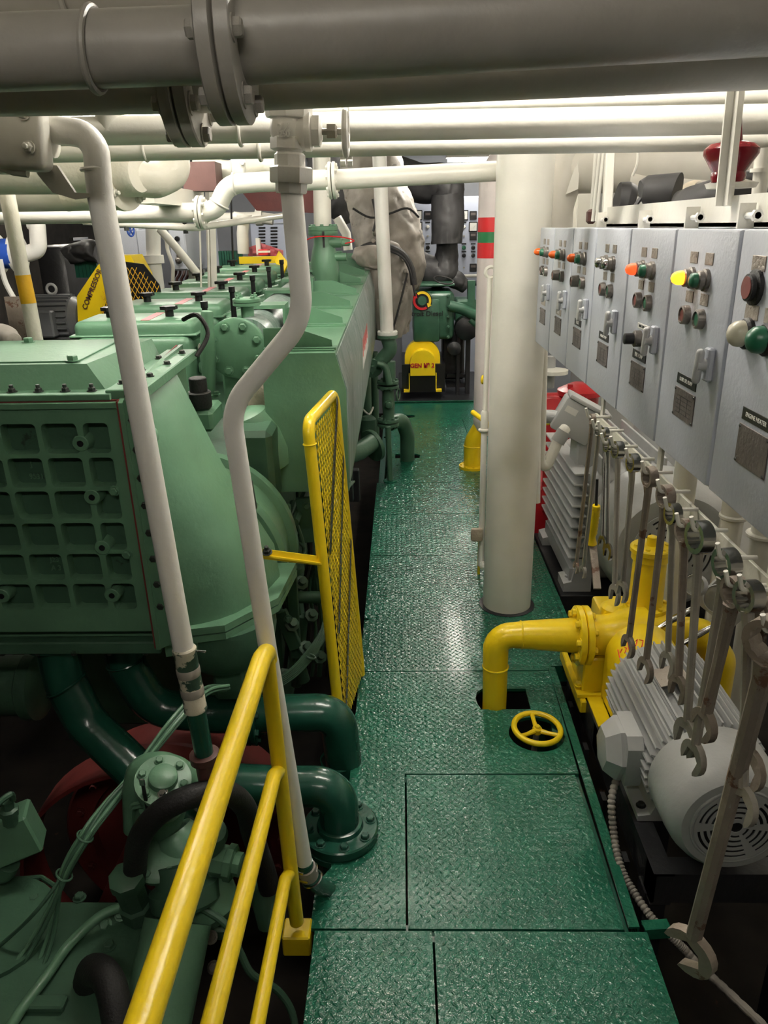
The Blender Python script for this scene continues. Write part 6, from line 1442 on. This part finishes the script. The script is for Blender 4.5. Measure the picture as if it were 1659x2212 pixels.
MB().lathe(P(12, 548, Y=4.2), (1, 0, 0), [(.09, -.08), (.1, -.06), (.1, -.03), (.07, -.02), (.07, .04), (.1, .05), (.1, .08), (.05, .09)], 24).build('valve_body', 'white', wvv)
MB().lathe(P(16, 548, Y=4.17), (1, 0, 0), [(.075, -.02), (.075, .035)], 20).build('blue_band', 'blue', wvv)
MB().tube(smooth([P(0, 560, Y=4.1), P(12, 610, Y=4.1), P(40, 660, Y=4.1), P(58, 690, Y=4.1)], 5), .014, 0, 8).build('hose', 'white', wvv)
bw = thing('blue_handwheel', 'small blue valve handwheel hanging under the main line', 'handwheel', P(283, 497, Y=5.0))
MB().torus(P(282, 497, Y=5.0), (1, -.25, 0), .036, .006, 22, 8).build('rim', 'blue', bw)
MB().tube([P(282, 497, Y=5.0), P(272, 492, Y=5.0), V((P(272, 492, Y=5.0).x, 5.0, 2.77))], .008).build('stem', 'steel', bw)
for q in (0, 60, 120):
    d = V((.24, .97, 0)).normalized() * math.cos(R(q)) + V((0, 0, 1)) * math.sin(R(q))
    MB().tube([P(282, 497, Y=5.0) - d * .034, P(282, 497, Y=5.0) + d * .034], .004, 0, 6).build('spoke', 'blue', bw)
gl_ = thing('grey_lagged_bend', 'grey lagged pipe end low at the left picture edge', 'lagging', P(20, 735, Y=3.4))
lump([P(-60, 730, Y=3.4), P(10, 732, Y=3.4), P(34, 738, Y=3.35)], [.06, .06, .03], 16, 'lagging', 'lag_grey', gl_, 1, .01)
nz = thing('rusty_frame_upright', 'rusty upright plate beside the banded stanchion', 'plate', P(45, 700, Y=4.0))
MB().bb(V((P(38, 800, Y=4.0).x, 4.0, -.95)), P(58, 640, Y=4.02)).build('plate', 'steel_rust', nz)

# ---- clutter above the starter cabinets
Yk = 3.9
k1 = thing('diagonal_duct', 'cream diagonal duct leaning beside the pillar top', 'duct', P(1200, 470, Y=3.5))
MB().tube([P(1196, 640, Y=3.55), P(1200, 450, Y=3.55), P(1245, 300, Y=3.55)], .075, .2, 20).build('duct_body', 'grey_cream_shade2', k1)
MB().prism([(0, 0), (.03, .1), (.05, .13), (.05, .02)], P(1222, 420, Y=3.45), (1, 0, 0), (0, 0, 1), (0, 1, 0), .004).build('torn_flap', 'cream', k1)
k2 = thing('cream_drum', 'cream cylinder standing behind the far starter cabinets', 'drum', P(1235, 480, Y=4.2))
MB().lathe(P(1232, 560, Y=4.2), (0, 0, 1), [(.11, 0), (.11, .36), (.105, .37), (.105, 2.76 - P(1232, 560, Y=4.2).z)], 26).build('body', 'cream', k2)
MB().bar(P(1265, 520, Y=4.0), P(1272, 385, Y=4.0), .03, .1, V((1, 0, 0))).build('post', 'cream', k2)
k3 = thing('wide_vent_duct', 'wide cream ventilation duct crossing above the cabinet row', 'duct', P(1450, 360, Y=3.2))
MB().tube([P(1235, 362, Y=3.6), P(1420, 352, Y=3.3), P(1800, 335, Y=2.9)], .105, 0, 28).build('duct_body', 'grey_cream_shade2', k3)
MB().tube([P(1370, 395, Y=3.3), P(1800, 385, Y=2.9)], .05, 0, 20).build('lower_line', 'grey_cream_shade2', k3)
MB().tube(smooth([P(1378, 330, Y=3.15), P(1376, 355, Y=3.14), P(1366, 380, Y=3.15)], 5), .005, 0, 6).build('string', 'cream', k3)
k4 = thing('black_vent_hose', 'black cylindrical vent fittings behind the cabinet frame', 'fitting', P(1400, 430, Y=2.6))
lump([P(1334, 430, Y=2.9), P(1352, 432, Y=2.9), P(1366, 436, Y=2.9)], [.055, .06, .05], 20, 'left_fitting', 'lag_dark', k4, 1, .003)
MB().tube([P(1384, 412, Y=2.6), P(1395, 410, Y=2.6), P(1462, 418, Y=2.55)], [.03, .042, .06], 0, 22).build('horn', 'lag_dark', k4)
MB().tube(smooth([P(1384, 428, Y=2.6), P(1370, 450, Y=2.6), P(1375, 462, Y=2.6)], 5), .007, 0, 6).build('cable', 'lag_dark', k4)
lump([P(1500, 418, Y=2.5), P(1520, 425, Y=2.5), P(1528, 440, Y=2.5)], [.035, .04, .02], 16, 'small_bag', 'lag_grey', k4, 1, .004)
k5 = thing('red_bell', 'glossy dark red bell-shaped alarm hanging behind the strap hanger', 'alarm', P(1575, 380, Y=1.75))
MB().lathe(P(1574, 372, Y=1.8), (0, 0, 1), [(.033, -.02), (.036, -.008), (.034, 0), (.046, .02), (.056, .035), (.056, .045), (.045, .055), (.02, .06), (.01, .12)], 30).build('bell', 'red_dark', k5)
MB().lathe(P(1580, 396, Y=1.82), (0, 0, 1), [(.05, -.01), (.055, .0), (.02, .01)], 20).build('base', 'cream', k5)
k6 = thing('white_downpipe', 'white vertical downpipe behind the cabinets near the right edge', 'pipe', P(1640, 440, Y=1.9))
MB().tube([P(1636, 470, Y=1.95), P(1648, 320, Y=1.95)], .017, 0, 14).build('pipe', 'cream', k6)
MB().lathe(P(1640, 368, Y=1.95), (0, 0, 1), [(.02, -.004), (.02, .004)], 14).build('joint', 'cream', k6)
k7 = thing('dark_cabinet_back', 'dark lagged pipes lying behind the cabinet tops', 'lagging', P(1600, 420, Y=2.3))
lump([P(1480, 452, Y=2.45), P(1560, 425, Y=2.35), P(1680, 410, Y=2.3)], [.06, .055, .06], 18, 'roll', 'lag_dark', k7, 1, .006)
lump([P(1480, 445, Y=2.7), P(1500, 430, Y=2.7), P(1520, 440, Y=2.7)], [.05, .06, .04], 14, 'cream_roll', 'cloth', k7, 1, .004)
k8 = thing('brown_hook_block', 'small rust-brown block beside the cable hanger', 'block', P(1278, 470, Y=3.2))
MB().bb(P(1270, 484, Y=3.2), P(1284, 452, Y=3.25), .01).build('block', 'brown_red', k8)
MB().tube([P(1277, 455, Y=3.22), V((P(1277, 455, Y=3.22).x, 3.22, 2.76))], .006, 0, 8).build('hanger_rod', 'cream', k8)
